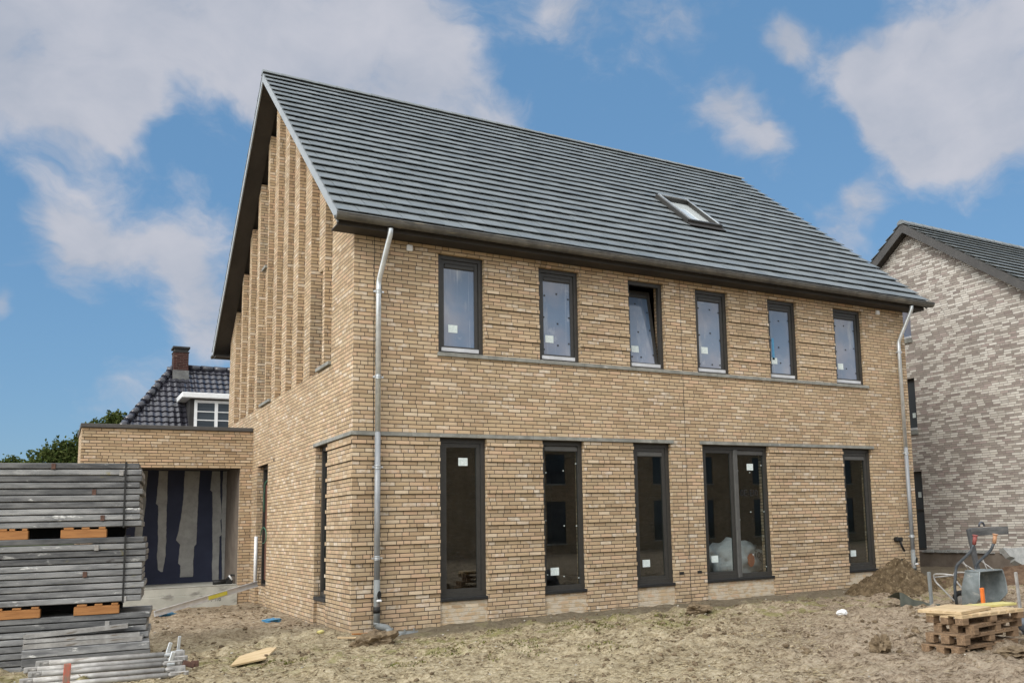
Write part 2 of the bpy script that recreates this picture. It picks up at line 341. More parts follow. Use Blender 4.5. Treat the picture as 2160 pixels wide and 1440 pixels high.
def ground_mat():
    m, nt = newmat('trampled_building_ground'); g = NT(nt)
    tc = g.n('ShaderNodeTexCoord').outputs['Object']; s = g.n('ShaderNodeSeparateXYZ', {0: tc}); x = s.outputs[0]; y = s.outputs[1]
    nA = g.noise(tc, .7, 4., .6); nB = g.noise(tc, 3., 5., .65); nC = g.noise(tc, 14., 5., .7); nD = g.noise(tc, 55., 3., .7)
    nE = g.noise(g.mapping(tc, (1,1.5,1)), 24., 6., .75, .8); nF = g.math('MULTIPLY_ADD', nE, .42, g.math('MULTIPLY_ADD', nC, .36, g.math('MULTIPLY', nB, .22)))
    nF = g.math('MULTIPLY_ADD', g.math('SUBTRACT', nF, .5), 1.75, .5)
    straw = g.ramp(nF, [(.30,(.080,.058,.033)),(.38,(.20,.15,.088)),(.45,(.43,.35,.22)),(.56,(.60,.51,.34)),(.72,(.72,.64,.47))])
    mud = g.ramp(nF, [(.30,(.070,.048,.031)),(.39,(.18,.132,.088)),(.48,(.39,.305,.215)),(.62,(.55,.455,.34))])
    sand = g.ramp(g.math('MULTIPLY_ADD', nC, .35, g.math('MULTIPLY', nB, .65)), [(.3,(.135,.112,.078)),(.55,(.20,.168,.118)),(.72,(.29,.245,.178))])
    # wet muddy part to the right foreground and beside the gable wall
    right = g.mr(g.math('ADD', g.math('SUBTRACT', g.math('MULTIPLY', x, .55), g.math('MULTIPLY', y, .45)), g.math('MULTIPLY', nA, 2.)), 4.0, 6.2)
    left = g.math('MULTIPLY', g.mr(g.math('ADD', y, g.math('MULTIPLY', nA, 2.)), .8, 3.5), g.mr(x, 1., 0.))
    c = g.mix(g.math('MAXIMUM', right, g.math('MULTIPLY', left, .8)), straw, mud)
    # sandy strip along the front facade
    strip = g.math('MULTIPLY', g.mr(g.math('ADD', y, g.math('MULTIPLY', nA, 1.1)), -.95, -.2), g.mr(x, -.2, .4))
    c = g.mix(g.math('MULTIPLY', strip, .9), c, sand)
    # greenish patches
    gr = g.math('MULTIPLY', g.mr(g.noise(tc, 1.5, 6., .75), .50, .60), g.mr(g.math('ABSOLUTE', g.math('SUBTRACT', y, -1.9)), 1.6, .4))
    c = g.mix(g.math('MULTIPLY', gr, .75), c, (.25,.24,.08))
    c = g.mix(g.math('MULTIPLY', g.mr(nD, .6, .8), .4), c, (.50,.44,.33))
    c = g.mix(g.math('MULTIPLY', g.mr(g.noise(tc, 9., 4., .7), .62, .72), .6), c, (.085,.060,.038))
    damp = g.mr(g.noise(tc, .55, 5., .65), .44, .62)
    c = g.mix(g.math('MULTIPLY', damp, .25), c, (.17,.13,.085))
    far = g.mr(g.vmath('LENGTH', tc), 28., 60.)
    c = g.mix(far, c, (.10,.115,.055))
    h = g.math('ADD', g.math('MULTIPLY', nE, 1.), g.math('MULTIPLY', nD, .3))
    g.out(c, .95, 0., g.bump(h, 1., .05), .1)
    return m
M['ground'] = ground_mat()

# ------------------------------------------------------------------ ground
def gh(x, y):
    x = np.asarray(x, float); y = np.asarray(y, float)
    h = .0075*np.clip(x, 0, 14)*np.clip((y+6)/5, 0, 1)
    near = np.clip((y+1.0)/1.0, 0, 1)*np.clip((x+.3)/.3, 0, 1)
    amp = 1-.6*near
    h = h + amp*((fbm(x,y,.45,3,1)-.5)*.14 + (fbm(x,y,1.9,3,5)-.5)*.075 + (fbm(x,y,6.5,4,9)-.5)*.11)
    h = h - amp*.05*np.clip(.16-np.abs(fbm(x,y,4.2,3,51)-.5)*2,0,1)/.16*np.clip(fbm(x,y,1.1,2,61)-.3,0,1)
    h = h + np.maximum(fbm(x,y,2.6,3,33)-.60, 0)*.35*amp
    lft = np.clip((-x+.2)/.6, 0, 1)*np.clip((y-1)/4, 0, 1)
    h = h*(1-.3*lft) - .03*lft
    # earth dug away near the neighbour's footing
    dug = np.exp(-(((x-12.4)/1.5)**2 + ((y+1.9)/.8)**2)); h = h + .10*dug*(fbm(x,y,5,3,70)-.2)
    h = h - .085*np.exp(-(((x-.75)/.55)**2 + ((y+.25)/.22)**2))
    # inside the footprint keep it low
    inside = ((x > .1) & (x < 12.1) & (y > .1) & (y < 11.1)); h = np.where(inside, -.08, h)
    return h
def g1(x, y): return float(gh(np.array([x]), np.array([y]))[0])
def axis(lo, a, b, hi, st):
    fine = np.arange(a, b+1e-6, st); out = [fine]
    d = st; p = b; up = []
    while p < hi: d *= 1.25; p += d; up.append(p)
    d = st; p = a; dn = []
    while p > lo: d *= 1.25; p -= d; dn.append(p)
    return np.concatenate([np.array(dn[::-1]), fine, np.array(up)])
xs = axis(-420, -6., 15., 420, .045); ys = axis(-420, -10., 9., 520, .045)
X, Y = np.meshgrid(xs, ys); Z = gh(X.ravel(), Y.ravel()).reshape(X.shape)
fade = np.clip((np.hypot(X-4, Y)-20)/15, 0, 1); Z = Z*(1-fade)
me = bpy.data.meshes.new('ground'); nx_, ny_ = len(xs), len(ys)
me.vertices.add(nx_*ny_); me.vertices.foreach_set('co', np.stack([X.ravel(), Y.ravel(), Z.ravel()], 1).ravel())
ii = (np.arange(ny_-1)[:,None]*nx_ + np.arange(nx_-1)[None,:]).ravel()
quads = np.stack([ii, ii+1, ii+1+nx_, ii+nx_], 1)
me.loops.add(quads.size); me.loops.foreach_set('vertex_index', quads.ravel().astype(np.int32))
me.polygons.add(len(quads)); me.polygons.foreach_set('loop_start', (np.arange(len(quads))*4).astype(np.int32))
me.polygons.foreach_set('use_smooth', np.ones(len(quads), bool))
me.materials.append(M['ground']); me.update(calc_edges=True); me.validate()
go = bpy.data.objects.new('ground', me); col.objects.link(go); structure(go)

# ------------------------------------------------------------------ main house
W, D, COURSE = 12.17, 11.16, .0625
EY, EZ, RY, RZ = -.46, 6.13, 5.58, 11.03          # tile surface at eave and ridge
SL = (RZ-EZ)/(RY-EY); PITCH = math.atan(SL)
def zt(y): return EZ + SL*((y if y <= RY else 2*RY-y) - EY)
house = tag(empty('brick_house'), 'large new tan brick house with dark tiled gable roof in the centre', 'house')

def relief(uc, zc, depth, P, ztop=None, holes=.32, inner=None):
    """wall as a stepped relief: depth(u,z) = recess of each cell, None = opening. P(u,z,d) -> point"""
    mb = MB(); n, m_ = len(uc)-1, len(zc)-1
    dp = [[depth((uc[i]+uc[i+1])/2, (zc[j]+zc[j+1])/2) for j in range(m_)] for i in range(n)]
    cl = lambda u, z: z if ztop is None else min(z, ztop(u))
    for i in range(n):
        for j in range(m_):
            u0, u1, z0, z1 = uc[i], uc[i+1], zc[j], zc[j+1]
            if ztop is not None and z0 >= max(ztop(u0), ztop(u1)) - 1e-4: continue
            d = dp[i][j]
            if d is not None:
                pts = []
                for (u, z) in ((u0,z0),(u1,z0),(u1,z1),(u0,z1)):
                    q = P(u, max(cl(u, z), min(z0, cl(u, z0))), d)
                    if not pts or (Vector(q)-Vector(pts[-1])).length > 1e-4: pts.append(q)
                if (Vector(pts[0])-Vector(pts[-1])).length < 1e-4: pts.pop()
                if len(pts) >= 3: mb.face(pts)
            de = holes if d is None else d
            if i+1 < n:
                d2 = dp[i+1][j]; d2e = holes if d2 is None else d2
                if abs(d2e-de) > 1e-6 and cl(u1,z1) - cl(u1,z0) > 1e-4:
                    mb.face([P(u1,z0,de), P(u1,z0,d2e), P(u1,cl(u1,z1),d2e), P(u1,cl(u1,z1),de)])
            if j+1 < m_:
                d2 = dp[i][j+1]; d2e = holes if d2 is None else d2
                if abs(d2e-de) > 1e-6 and z1 <= min(cl(u0,z1), cl(u1,z1)) + 1e-4:
                    mb.face([P(u0,z1,de), P(u1,z1,de), P(u1,z1,d2e), P(u0,z1,d2e)])
    return mb

GW = [(1.36,2.15),(3.15,3.94),(4.94,5.75),(6.46,8.07),(10.06,10.91)]   # ground floor openings
UW = [(1.34,2.13),(3.13,3.92),(4.93,5.71),(6.43,7.22),(8.22,9.00),(10.02,10.87)]
GZ0, GZ1, UZ0, UZ1 = .365, 2.875, 4.2188, 5.83
ZB = -.35
def fdepth(u, z):
    for a, b in GW:
        if a < u < b:
            if z < GZ0: return .05
            if z < GZ1: return None
    for a, b in UW:
        if a < u < b and UZ0 < z < UZ1: return None
    return 0.
uc = sorted({0., W, *[v for p in GW for v in p], *[v for p in UW for v in p]})
zc = [ZB, GZ0, GZ1, UZ0, UZ1, 6.02]
front = relief(uc, zc, fdepth, lambda u, z, d: (u, d, z))
front.face([(W,0,ZB),(W,D,ZB),(W,D,5.98),(W,RY,zt(RY)-.24),(W,0,5.98)])           # right gable
front.face([(0,D,ZB),(W,D,ZB),(W,D,6.02),(0,D,6.02)])                             # rear wall
# infill below the ground floor windows
for a, b in GW:
    mb = MB(); mb.box(a+.002, b-.002, .03, .12, ZB, GZ0-.004)
    lab(mb.build('window_base', M['brick_infill'], house), 'rough bricks smeared with mortar under a ground floor window')

# gable wall with its niches
NI = [(1.72,1.26),(2.70,2.13),(3.69,3.17),(4.61,4.09),(5.59,5.02),(6.52,5.94),(7.48,6.74),(8.43,7.77),(9.44,8.70),(10.36,9.65)]
NZ = 4.14
def gdepth(u, z):
    if 1.42 < u < 2.17 and ZB < z < 2.875: return None if z > GZ0 else .05
    if 6.10 < u < 7.20 and z < 2.875: return None if z > GZ0 else .07
    if 1.86 < u < 2.70 and NZ < z < 5.86: return .31
    if 6.62 < u < 7.48 and (NZ < z < 5.84 or 7.18 < z < 8.90): return .31
    for a, b in NI:
        if b < u < a and z > NZ: return .20
    return 0.
yc = sorted({0., D, RY, 1.42, 2.17, 6.10, 7.20, 1.86, 6.62, *[v for p in NI for v in p]})
zcg = [ZB, GZ0, 2.875, NZ, 5.84, 5.86, 7.18, 8.90, 11.2]
gab = relief(yc, zcg, gdepth, lambda u, z, d: (d, u, z), ztop=lambda y: zt(y)-.20)
gab.build('gable_wall', M['brick'], house, recalc=False)

# projecting courses (every fourth) that wrap the corner
pc = front; PR = .024
for k in range(10):
    zb = 2.75-.25*k; z0, z1 = zb+.004, zb+COURSE-.002
    pc.box(-PR, 1.36, -PR, 0, z0, z1); pc.box(-PR, 0, 0, 1.42, z0, z1)
    for a, b in ((2.15,3.15),(3.94,4.94),(8.07,10.06)): pc.box(a, b, -PR, .0, z0, z1)
for k in range(5):
    zb = 4.53+.25*k-.0313; zb = round(zb/COURSE)*COURSE; z0, z1 = zb+.004, zb+COURSE-.002
    for a, b in ((2.13,3.13),(3.92,4.93),(7.22,8.22),(9.00,10.02)): pc.box(a, b, -PR, .0, z0, z1)
front.build('front_wall', M['brick'], house, recalc=False)

# stone bands
def band(x0, x1, z0, z1, name, wrap=None, seg=1.0):
    mb = MB(); x = x0; i = 0
    if wrap is not None:
        mb.bbox(-.035, 0.0, .0, wrap, z0, z1, .004)
    while x < x1-.01:
        e = min(x1, x+seg*(.8+.4*rnd.random())); 
        if x1-e < .25: e = x1
        mb.bbox(x+(.0015 if i else 0), e-.0015, -.035-.002*rnd.random(), .0, z0, z1, .004); x = e; i += 1
    return mb.build(name, M['stone'], house)
band(-.035, 5.80, 2.877, 2.937, 'lintel_band', wrap=2.23); band(6.40, 10.96, 2.877, 2.937, 'lintel_band')
band(1.32, 10.93, 4.157, 4.2188, 'sill_band')
for y0, y1, z in ((1.26,2.10,NZ),(5.94,6.98,NZ),(6.62,6.98,7.13)):
    mb = MB(); mb.bbox(-.05, .19, y0, y1, z-.005, z+.055, .004); mb.build('niche_sill', M['stone'], house)
# movement joints
for x in (6.08, .31):
    mb = MB(); mb.box(x-.004, x+.004, -.0025, .001, .05, 5.95); mb.build('movement_joint', M['black'], house)

# interior shell, floors and dividing walls so the panes look into dim rooms
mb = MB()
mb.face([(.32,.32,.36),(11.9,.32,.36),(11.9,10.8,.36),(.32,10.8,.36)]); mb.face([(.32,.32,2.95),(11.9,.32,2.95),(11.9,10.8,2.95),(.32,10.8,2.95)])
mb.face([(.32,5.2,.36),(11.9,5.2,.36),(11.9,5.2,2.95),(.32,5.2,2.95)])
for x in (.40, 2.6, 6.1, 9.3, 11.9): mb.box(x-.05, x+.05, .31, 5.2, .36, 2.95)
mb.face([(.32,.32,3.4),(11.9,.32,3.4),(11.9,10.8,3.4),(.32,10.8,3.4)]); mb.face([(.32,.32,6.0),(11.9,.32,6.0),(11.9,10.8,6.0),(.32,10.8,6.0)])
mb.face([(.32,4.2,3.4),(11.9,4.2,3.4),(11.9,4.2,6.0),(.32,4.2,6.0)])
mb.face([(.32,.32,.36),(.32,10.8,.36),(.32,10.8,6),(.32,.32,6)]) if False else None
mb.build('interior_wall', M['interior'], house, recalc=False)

# ---- windows
def rect_frame(mb, x0, x1, z0, z1, w, y0, y1, m=0, wb=None, wt=None, T=None):
    wb = w if wb is None else wb; wt = w if wt is None else wt
    mb.box(x0, x0+w, y0, y1, z0, z1, m, T); mb.box(x1-w, x1, y0, y1, z0, z1, m, T)
    mb.box(x0+w, x1-w, y0, y1, z0, z0+wb, m, T); mb.box(x0+w, x1-w, y0, y1, z1-wt, z1, m, T)
def sticker(parent, x, z, y, w=.155, h=.125, T=None):
    mb = MB(); mb.box(x-w/2, x+w/2, y-.004, y-.001, z-h/2, z+h/2, 0, T)
    o = mb.build('sticker', M['sticker'], parent); return o
def pads(parent, x0, x1, z0, z1, y, mat, T=None, n=9, r=.012):
    q = random.Random(int(x0*100)); xsn = [x0+.03, (x0+x1)/2+q.uniform(-.05,.05), x1-.03]
    for k in range(n):
        x = xsn[k % 3] + q.uniform(-.015,.015); z = z0+.07+(z1-z0-.14)*(k//3 + q.uniform(0,.35))/max(1,(n//3)-.6)
        mb = MB(); mb.box(x-r, x+r, y-.010, y-.002, z-r, z+r, 0, T); mb.build('spacer_pad', mat, parent)
def upper_window(x0, x1, i, stick, tilt=False):
    fr = MB(); rect_frame(fr, x0, x1, UZ0, UZ1, .07, .075, .155, 0)
    fr.box(x0+.002, x1-.002, .20, .29, UZ0+.002, UZ0+.03, 0)
    win = fr.build('window', M['frame'], house)
    sx0, sx1, sz0, sz1 = x0+.07, x1-.07, UZ0+.07, UZ1-.07
    T = None
    if tilt: T = Matrix.Translation((0,.135,sz0)) @ Matrix.Rotation(R(-9), 4, 'X') @ Matrix.Translation((0,-.135,-sz0))
    y0 = .100 if not tilt else .135
    sb = MB(); rect_frame(sb, sx0+.003, sx1-.003, sz0+.003, sz1-.003, .058, y0, y0+.06, 0, T=T)
    sb.build('sash', M['frame'], win)
    gx0, gx1, gz0, gz1 = sx0+.055, sx1-.055, sz0+.055, sz1-.055
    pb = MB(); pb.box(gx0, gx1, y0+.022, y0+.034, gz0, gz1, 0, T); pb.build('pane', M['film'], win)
    vb = MB(); vb.bbox(gx0+.012, gx1-.012, y0-.012, y0+.02, gz1-.078, gz1-.012, .008, 0, T); vb.build('vent_bar', M['frame'], win)
    tb = MB(); tb.box(sx0+.006, sx1-.006, .066, .0985, sz0-.028, sz0+.030); tb.build('sill_profile', M['sill_trim'], win)
    sticker(win, stick[0], stick[1], y0+.022, T=T)
    if i > 0: pads(win, gx0, gx1, gz0, gz1-.1, y0+.022, M['black'], T)
    if i == 4:
        bb = MB(); bb.box(8.395,8.455,y0+.018,y0+.021,4.62,5.06); lab(bb.build('tape_strip', M['blue_plastic'], win), 'blue tape strip stuck down the pane')
ust = [(1.63,4.64),(3.38,4.62),(5.18,4.61),(6.70,4.68),(8.44,4.60),(10.28,4.61)]
for i, (a, b) in enumerate(UW): upper_window(a, b, i, ust[i], tilt=(i == 2))

def ground_window(x0, x1, stick, sash, bar, mull=None):
    fr = MB(); rect_frame(fr, x0, x1, GZ0+.05, GZ1, .075, .080, .160, 0)
    win = fr.build('window', M['frame'], house)
    sl = MB(); sl.bbox(x0+.002, x1-.002, -.01, .11, GZ0, GZ0+.052, .006); sl.build('sill', M['black'], win)
    parts = [(x0+.075, x1-.075)] if mull is None else [(x0+.075, mull-.045), (mull+.045, x1-.075)]
    if mull is not None:
        mbm = MB(); mbm.bbox(mull-.045, mull+.045, .060, .155, GZ0+.053, GZ1-.076, .006); mbm.build('mullion', M['frame_light'], win)
    for k, (a, b) in enumerate(parts):
        sa = sash[k]; ba = bar[k]
        z0, z1 = GZ0+.125, GZ1-.075
        if sa:
            sb = MB(); rect_frame(sb, a+.003, b-.003, z0-.05+.003, z1-.003, .062, .095, .15, 0, wb=.10); sb.build('sash', M['frame'], win)
            ga, gb, gz0, gz1 = a+.06, b-.06, z0+.045, z1-.06
        else: ga, gb, gz0, gz1 = a, b, z0-.01, z1
        pb = MB(); pb.box(ga-.004, gb+.004, .122, .130, gz0-.004, gz1+.004); pb.build('pane', M['glass'], win)
        if ba:
            vb = MB(); vb.bbox(ga+.004, gb-.004, .090, .1065, gz1-.095, gz1-.012, .012); vb.build('vent_bar', M['frame_light'], win)
        if not sa: pads(win, ga, gb, gz0, gz1-.15, .122, M['sticker'], n=9, r=.008)
    for (sx, sz) in stick: sticker(win, sx, sz, .122)
    return win
ground_window(*GW[0], [(1.79,2.51)], [True], [False])
ground_window(*GW[1], [(3.40,.72)], [False], [True])
ground_window(*GW[2], [(5.22,.77)], [True], [True])
w4 = ground_window(*GW[3], [(6.74,.78),(7.68,2.48)], [True, False], [False, True], mull=7.29)
ground_window(*GW[4], [(10.32,.74)], [True], [True])
def text_obj(name, body, size, M_, mat, parent, ext=.001):
    cu = bpy.data.curves.new(name, 'FONT'); cu.body = body; cu.size = size; cu.extrude = ext; cu.align_x = 'CENTER'; cu.align_y = 'CENTER'
    tmp = bpy.data.objects.new(name+'_src', cu); col.objects.link(tmp); dg = bpy.context.evaluated_depsgraph_get()
    me = bpy.data.meshes.new_from_object(tmp.evaluated_get(dg)); col.objects.unlink(tmp); bpy.data.objects.remove(tmp)
    me.transform(M_); me.materials.clear(); me.materials.append(mat)
    for p in me.polygons: p.material_index = 0
    o = bpy.data.objects.new(name, me); col.objects.link(o); o.parent = parent; return o
RX = Matrix.Rotation(R(90), 4, 'X')
text_obj('lettering', '0E-EI0', .17, Matrix.Translation((7.63,.119,1.98)) @ RX, M['black'], w4)

# gable side windows and door
def side_frame(y0, y1, z0, z1, x, name, w=.07):
    mb = MB()
    mb.box(x, x+.08, y0, y0+w, z0, z1); mb.box(x, x+.08, y1-w, y1, z0, z1); mb.box(x, x+.08, y0+w, y1-w, z0, z0+w); mb.box(x, x+.08, y0+w, y1-w, z1-w, z1)
    o = mb.build(name, M['frame'], house)
    pb = MB(); pb.box(x+.04, x+.05, y0+w, y1-w, z0+w, z1-w); pb.build('pane', M['glass'], o)
    return o
sw = side_frame(1.425, 2.165, GZ0+.06, 2.872, .10, 'window')
mb = MB(); mb.bbox(-.012, .11, 1.43, 2.16, GZ0, GZ0+.06, .006); mb.build('sill', M['black'], sw)
for y0, y1, z0, z1 in ((1.87,2.69,NZ+.05,5.85),(6.63,7.47,NZ+.05,5.83),(6.63,7.47,7.19,8.89)):
    fr = MB(); fr.box(.302, .309, y0, y1, z0, z1); win = fr.build('window', M['frame'], house)
    pb = MB(); pb.box(.296, .301, y0+.07, y1-.07, z0+.07, z1-.07); pb.build('pane', M['far_glass'], win)
db = MB()
for (a, b, c, d) in ((6.10,6.17,GZ0,2.872),(7.13,7.198,GZ0,2.872),(6.17,7.13,2.80,2.872),(6.17,7.13,GZ0,GZ0+.05)): db.box(.12, .22, a, b, c, d)
door = db.build('door', M['frame'], house)
lf = MB(); lf.bbox(.05, .10, 6.14, 6.52, GZ0+.15, 2.45, .005); lab(lf.build('door_leaf', M['brown_door'], door), 'brown board in the open doorway')
bk = MB(); bk.box(.24, .25, 6.12, 7.18, GZ0, 2.87); bk.build('doorway_dark_sheet', M['dark'], door)  # dark sheet put in for the unlit interior behind the doorway

# ---- roof
NR = 23; X0, X1 = -.385, 12.52
slope_len = math.hypot(RY-EY, RZ-EZ); g_ = slope_len/NR; cp, sp_ = math.cos(PITCH), math.sin(PITCH)
sky_rect = (7.44, 8.38, 1.47, 2.67)
def tile_rows(mb, mirror):
    def P(x, s, h):
        y = EY + s*cp - h*sp_; z = EZ + s*sp_ + h*cp
        return (x, 2*RY-y if mirror else y, z)
    tw = .33
    for r in range(NR):
        s0, s1 = r*g_-.01, (r+1)*g_+.05
        x = X0 - (tw/2 if r % 2 else 0)
        while x < X1:
            a, b = max(x, X0), min(x+tw, X1); x += tw
            if b-a < .02: continue
            if not mirror:
                ya, yb = EY+s0*cp, EY+(s0+g_)*cp
                if b > sky_rect[0] and a < sky_rect[1] and yb > sky_rect[2]+.05 and ya < sky_rect[3]-.05:
                    if a > sky_rect[0]-.001 and b < sky_rect[1]+.001: continue
                    if a < sky_rect[0]: b = min(b, sky_rect[0])
                    else: a = max(a, sky_rect[1])
                    if b-a < .01: continue
            j = rnd.uniform(-.0035, .0035); t0 = .016+j; t1 = -.032+j; th = .013
            a2, b2 = a+.0045, b-.0045
            p = [P(a2,s0,t0), P(b2,s0,t0), P(b2,s1,t1), P(a2,s1,t1), P(a2,s0,t0-th), P(b2,s0,t0-th), P(b2,s1,t1-.012), P(a2,s1,t1-.012)]
            mb.mesh(p, [(0,1,2,3),(4,7,6,5),(0,4,5,1),(1,5,6,2),(2,6,7,3),(3,7,4,0)])
rb = MB(); tile_rows(rb, False); tile_rows(rb, True)
roof = rb.build('roof', M['tile'], house, recalc=False)
mb = MB()                                                    # deck under the tiles
def RP(x, y, off):
    return (x, y + off*sp_*(1 if y <= RY else -1), zt(y) - off*cp)
for (ya, yb) in ((EY+.02, RY),(2*RY-EY-.02, RY)):
    mb.prism([RP(X0+.05,ya,.055), RP(X1-.05,ya,.055), RP(X1-.05,yb,.055), RP(X0+.05,yb,.055)], (0,0,-.06))
mb.build('roof_deck', M['dark'], house)
rg = MB(); n = 34                                             # ridge capping
for i in range(n):
    a = X0+(X1-X0)*i/n; b = X0+(X1-X0)*(i+1)/n+.03
    ra, rb2 = .105, .115
    v = []
    for x, r_ in ((a,rb2),(b,ra)):
        for k in range(9):
            t = math.pi*(k/8)*1.0; v.append((x, RY-r_*math.cos(t)*1.05, RZ-.05+r_*math.sin(t)*.75))
    rg.mesh(v, [(k,k+1,k+10,k+9) for k in range(8)], 0, True); rg.face(v[:9][::-1])
rg.build('ridge_tile', M['tile'], house, recalc=False)
# verge boards, soffits
def verge(xa, xb, name, mat, off0, off1, parent=house):
    mb = MB()
    for (ya, yb) in ((EY+.06, RY),(2*RY-EY-.06, RY)):
        za, zb = zt(ya), zt(yb)
        mb.prism([(xa,ya,za-off0),(xa,yb,zb-off0),(xa,yb,zb-off1),(xa,ya,za-off1)], (xb-xa,0,0))
    return mb.build(name, mat, parent)
verge(X0+.012, X0+.035, 'bargeboard', M['barge'], .042, .225); verge(X1-.035, X1-.012, 'bargeboard', M['barge'], .042, .225)
verge(X0+.036, .001, 'soffit', M['soffit'], .175, .195); verge(W-.001, X1-.036, 'soffit', M['soffit'], .175, .195)
for (ya, yb) in ((-.33,-.001),(D+.001,D+.33)):
    mb = MB(); mb.box(X0+.036, X1-.036, ya, yb, 5.935, 5.955)
    fy = ya if ya < 0 else yb-.02
    mb.box(X0+.036, X1-.036, fy, fy+.02, 5.956, 6.07)
    mb.build('eave_soffit', M['soffit'], house)
# gutters
def gutter(yc_, x0, x1, zc_=6.03, r=.085):
    mb = MB(); n = 10
    prof = [(-math.cos(math.pi*k/n)*r, -math.sin(math.pi*k/n)*r) for k in range(n+1)]
    sg = 1 if yc_ < 0 else -1
    pr2 = [(p[0]*.96, p[1]*.96) for p in prof]
    segs = []; x = x0
    while x < x1-.01: e = min(x1, x+.95); segs.append((x, e)); x = e
    for a, b in segs:
        v = [(a, yc_+sg*p[0], zc_+p[1]) for p in prof] + [(b, yc_+sg*p[0], zc_+p[1]) for p in prof]
        mb.mesh(v, [(k,k+1,k+n+2,k+n+1) for k in range(n)], 0, True)
        v = [(a, yc_+sg*p[0], zc_+p[1]) for p in pr2] + [(b, yc_+sg*p[0], zc_+p[1]) for p in pr2]
        mb.mesh(v, [(k,k+1,k+n+2,k+n+1) for k in range(n)], 0, True)
        rj = r+.005                                           # joint sleeve
        v = [(a-.02, yc_-sg*math.cos(math.pi*k/n)*rj, zc_-math.sin(math.pi*k/n)*rj) for k in range(n+1)] + [(a+.02, yc_-sg*math.cos(math.pi*k/n)*rj, zc_-math.sin(math.pi*k/n)*rj) for k in range(n+1)]
        mb.mesh(v, [(k,k+1,k+n+2,k+n+1) for k in range(n)], 0, True)
    for x in (x0, x1): mb.face([(x, yc_+sg*p[0], zc_+p[1]) for p in prof])
    mb.tube([(x0, yc_-sg*r, zc_+.004), (x1, yc_-sg*r, zc_+.004)], .011, 8)
    return mb.build('gutter', M['zinc'], house, recalc=False)
gutter(-.435, X0+.005, X1+.10, 6.072); gutter(D+.425, X0+.005, X1+.10)
# downpipes
def arc_pts(pts, rad=.06, n=5):
    out = [Vector(pts[0])]
    for i in range(1, len(pts)-1):
        a, b, c = Vector(pts[i-1]), Vector(pts[i]), Vector(pts[i+1])
        p = b+(a-b).normalized()*rad; q = b+(c-b).normalized()*rad
        for k in range(n+1):
            t = k/n; out.append(p*(1-t)**2 + b*2*t*(1-t) + q*t*t)
    out.append(Vector(pts[-1])); return out
def downpipe(x, xt, zlow, brackets, left):
    dp = MB(); dp.tube(arc_pts([(xt,-.41,5.97),(xt,-.41,5.90),(x,-.085,5.22),(x,-.085,2.9)]), .040, 14)
    pipe = dp.build('downpipe', M['galv'], house)
    lp = MB(); lp.tube([(x,-.085,2.92),(x,-.085,.74)], .043, 14); lp.build('lower_pipe', M['zinc'] if False else M['pipe_dull'], pipe)
    pv = MB(); pv.tube([(x,-.085,.76),(x,-.085,zlow)], .047, 14); pv.build('drain_pipe', M['pvc'], pipe)
    for z in brackets:
        b = MB()
        for dz in (-.022, 0, .022): b.tube([(x,-.085,z+dz-.006),(x,-.085,z+dz+.006)], .049, 14)
        b.box(x-.078, x-.048, -.10, -.07, z-.012, z+.012); b.box(x+.048, x+.078, -.10, -.07, z-.012, z+.012); b.box(x-.01, x+.01, -.045, .0, z-.01, z+.01)
        b.build('bracket', M['galv'], pipe)
    s = MB()                                                  # leaf catcher: slanted opening with its white lip
    s.tube([(x+.012,-.100,.60),(x+.012,-.118,.46)], [.044,.040], 12); s.build('leaf_catcher', M['pvc'], pipe)
    s = MB(); s.mesh([(x+.012+.032*math.cos(t), -.162-.006*math.sin(t), .545+.060*math.sin(t)) for t in [2*math.pi*k/14 for k in range(14)]], [tuple(range(14))]); s.build('catcher_hole', M['black'], pipe, recalc=False)
    s = MB(); s.bbox(x-.022, x+.050, -.176, -.125, .445, .478, .01); s.build('catcher_lip', M['white'], pipe)
    s = MB(); s.tube([(x,-.085,.375),(x,-.085,.285)], [.052,.052], 14); s.build('coupling', M['black'], pipe)
    if left:
        e = MB(); e.tube(arc_pts([(x,-.085,zlow+.02),(x,-.085,.10),(x+.16,-.13,.065),(x+.17,-.14,-.015),(x+.24,-.17,-.035),(x+.56,-.27,-.04)], .05), .050, 14)
        e.tube([(x+.165,-.135,.06),(x+.17,-.14,-.015)], .062, 14); e.tube([(x+.25,-.175,-.052),(x+.36,-.21,-.056)], .060, 14)
        for xx in (x+.36, x+.50): e.box(xx-.008, xx+.008, -.27, -.25, -.06, .045)
        e.build('drain_elbow', M['pvc'], pipe)
M['pipe_dull'] = rough_mat('dull_grey_pipe', (.22,.235,.25), (.31,.325,.335), 6., .45, .15, .1, stretch=(3,3,.5))
downpipe(.352, .43, .10, (5.06,3.75,2.40,1.07), True)
downpipe(11.87, 11.98, .05, (5.00,2.80,1.04), False)
# roof window
SKM = Matrix.Translation((7.91, 2.07, zt(2.07))) @ Matrix.Rotation(PITCH, 4, 'X')
hw, hl = .46, .74
sk = MB()
sk.box(-hw, -hw+.07, -hl, hl, -.06, .085, 0, SKM); sk.box(hw-.07, hw, -hl, hl, -.06, .085, 0, SKM)
sk.box(-hw+.07, hw-.07, -hl, -hl+.07, -.06, .080, 0, SKM); sk.box(-hw+.07, hw-.07, hl-.08, hl, -.06, .085, 0, SKM)
skw = sk.build('roof_window', M['frame'], house)
sb = MB()
for s in (-1, 1): sb.box(s*(hw-.068) if s < 0 else s*(hw-.068)-.022, s*(hw-.068)+.022 if s < 0 else s*(hw-.068), -hl+.03, hl-.03, .0852, .105, 0, SKM)
sb.box(-hw+.05, hw-.05, hl-.035, hl, .0855, .11, 0, SKM)
lab(sb.build('cover_strip', M['galv'], skw), 'bright metal edge strips')
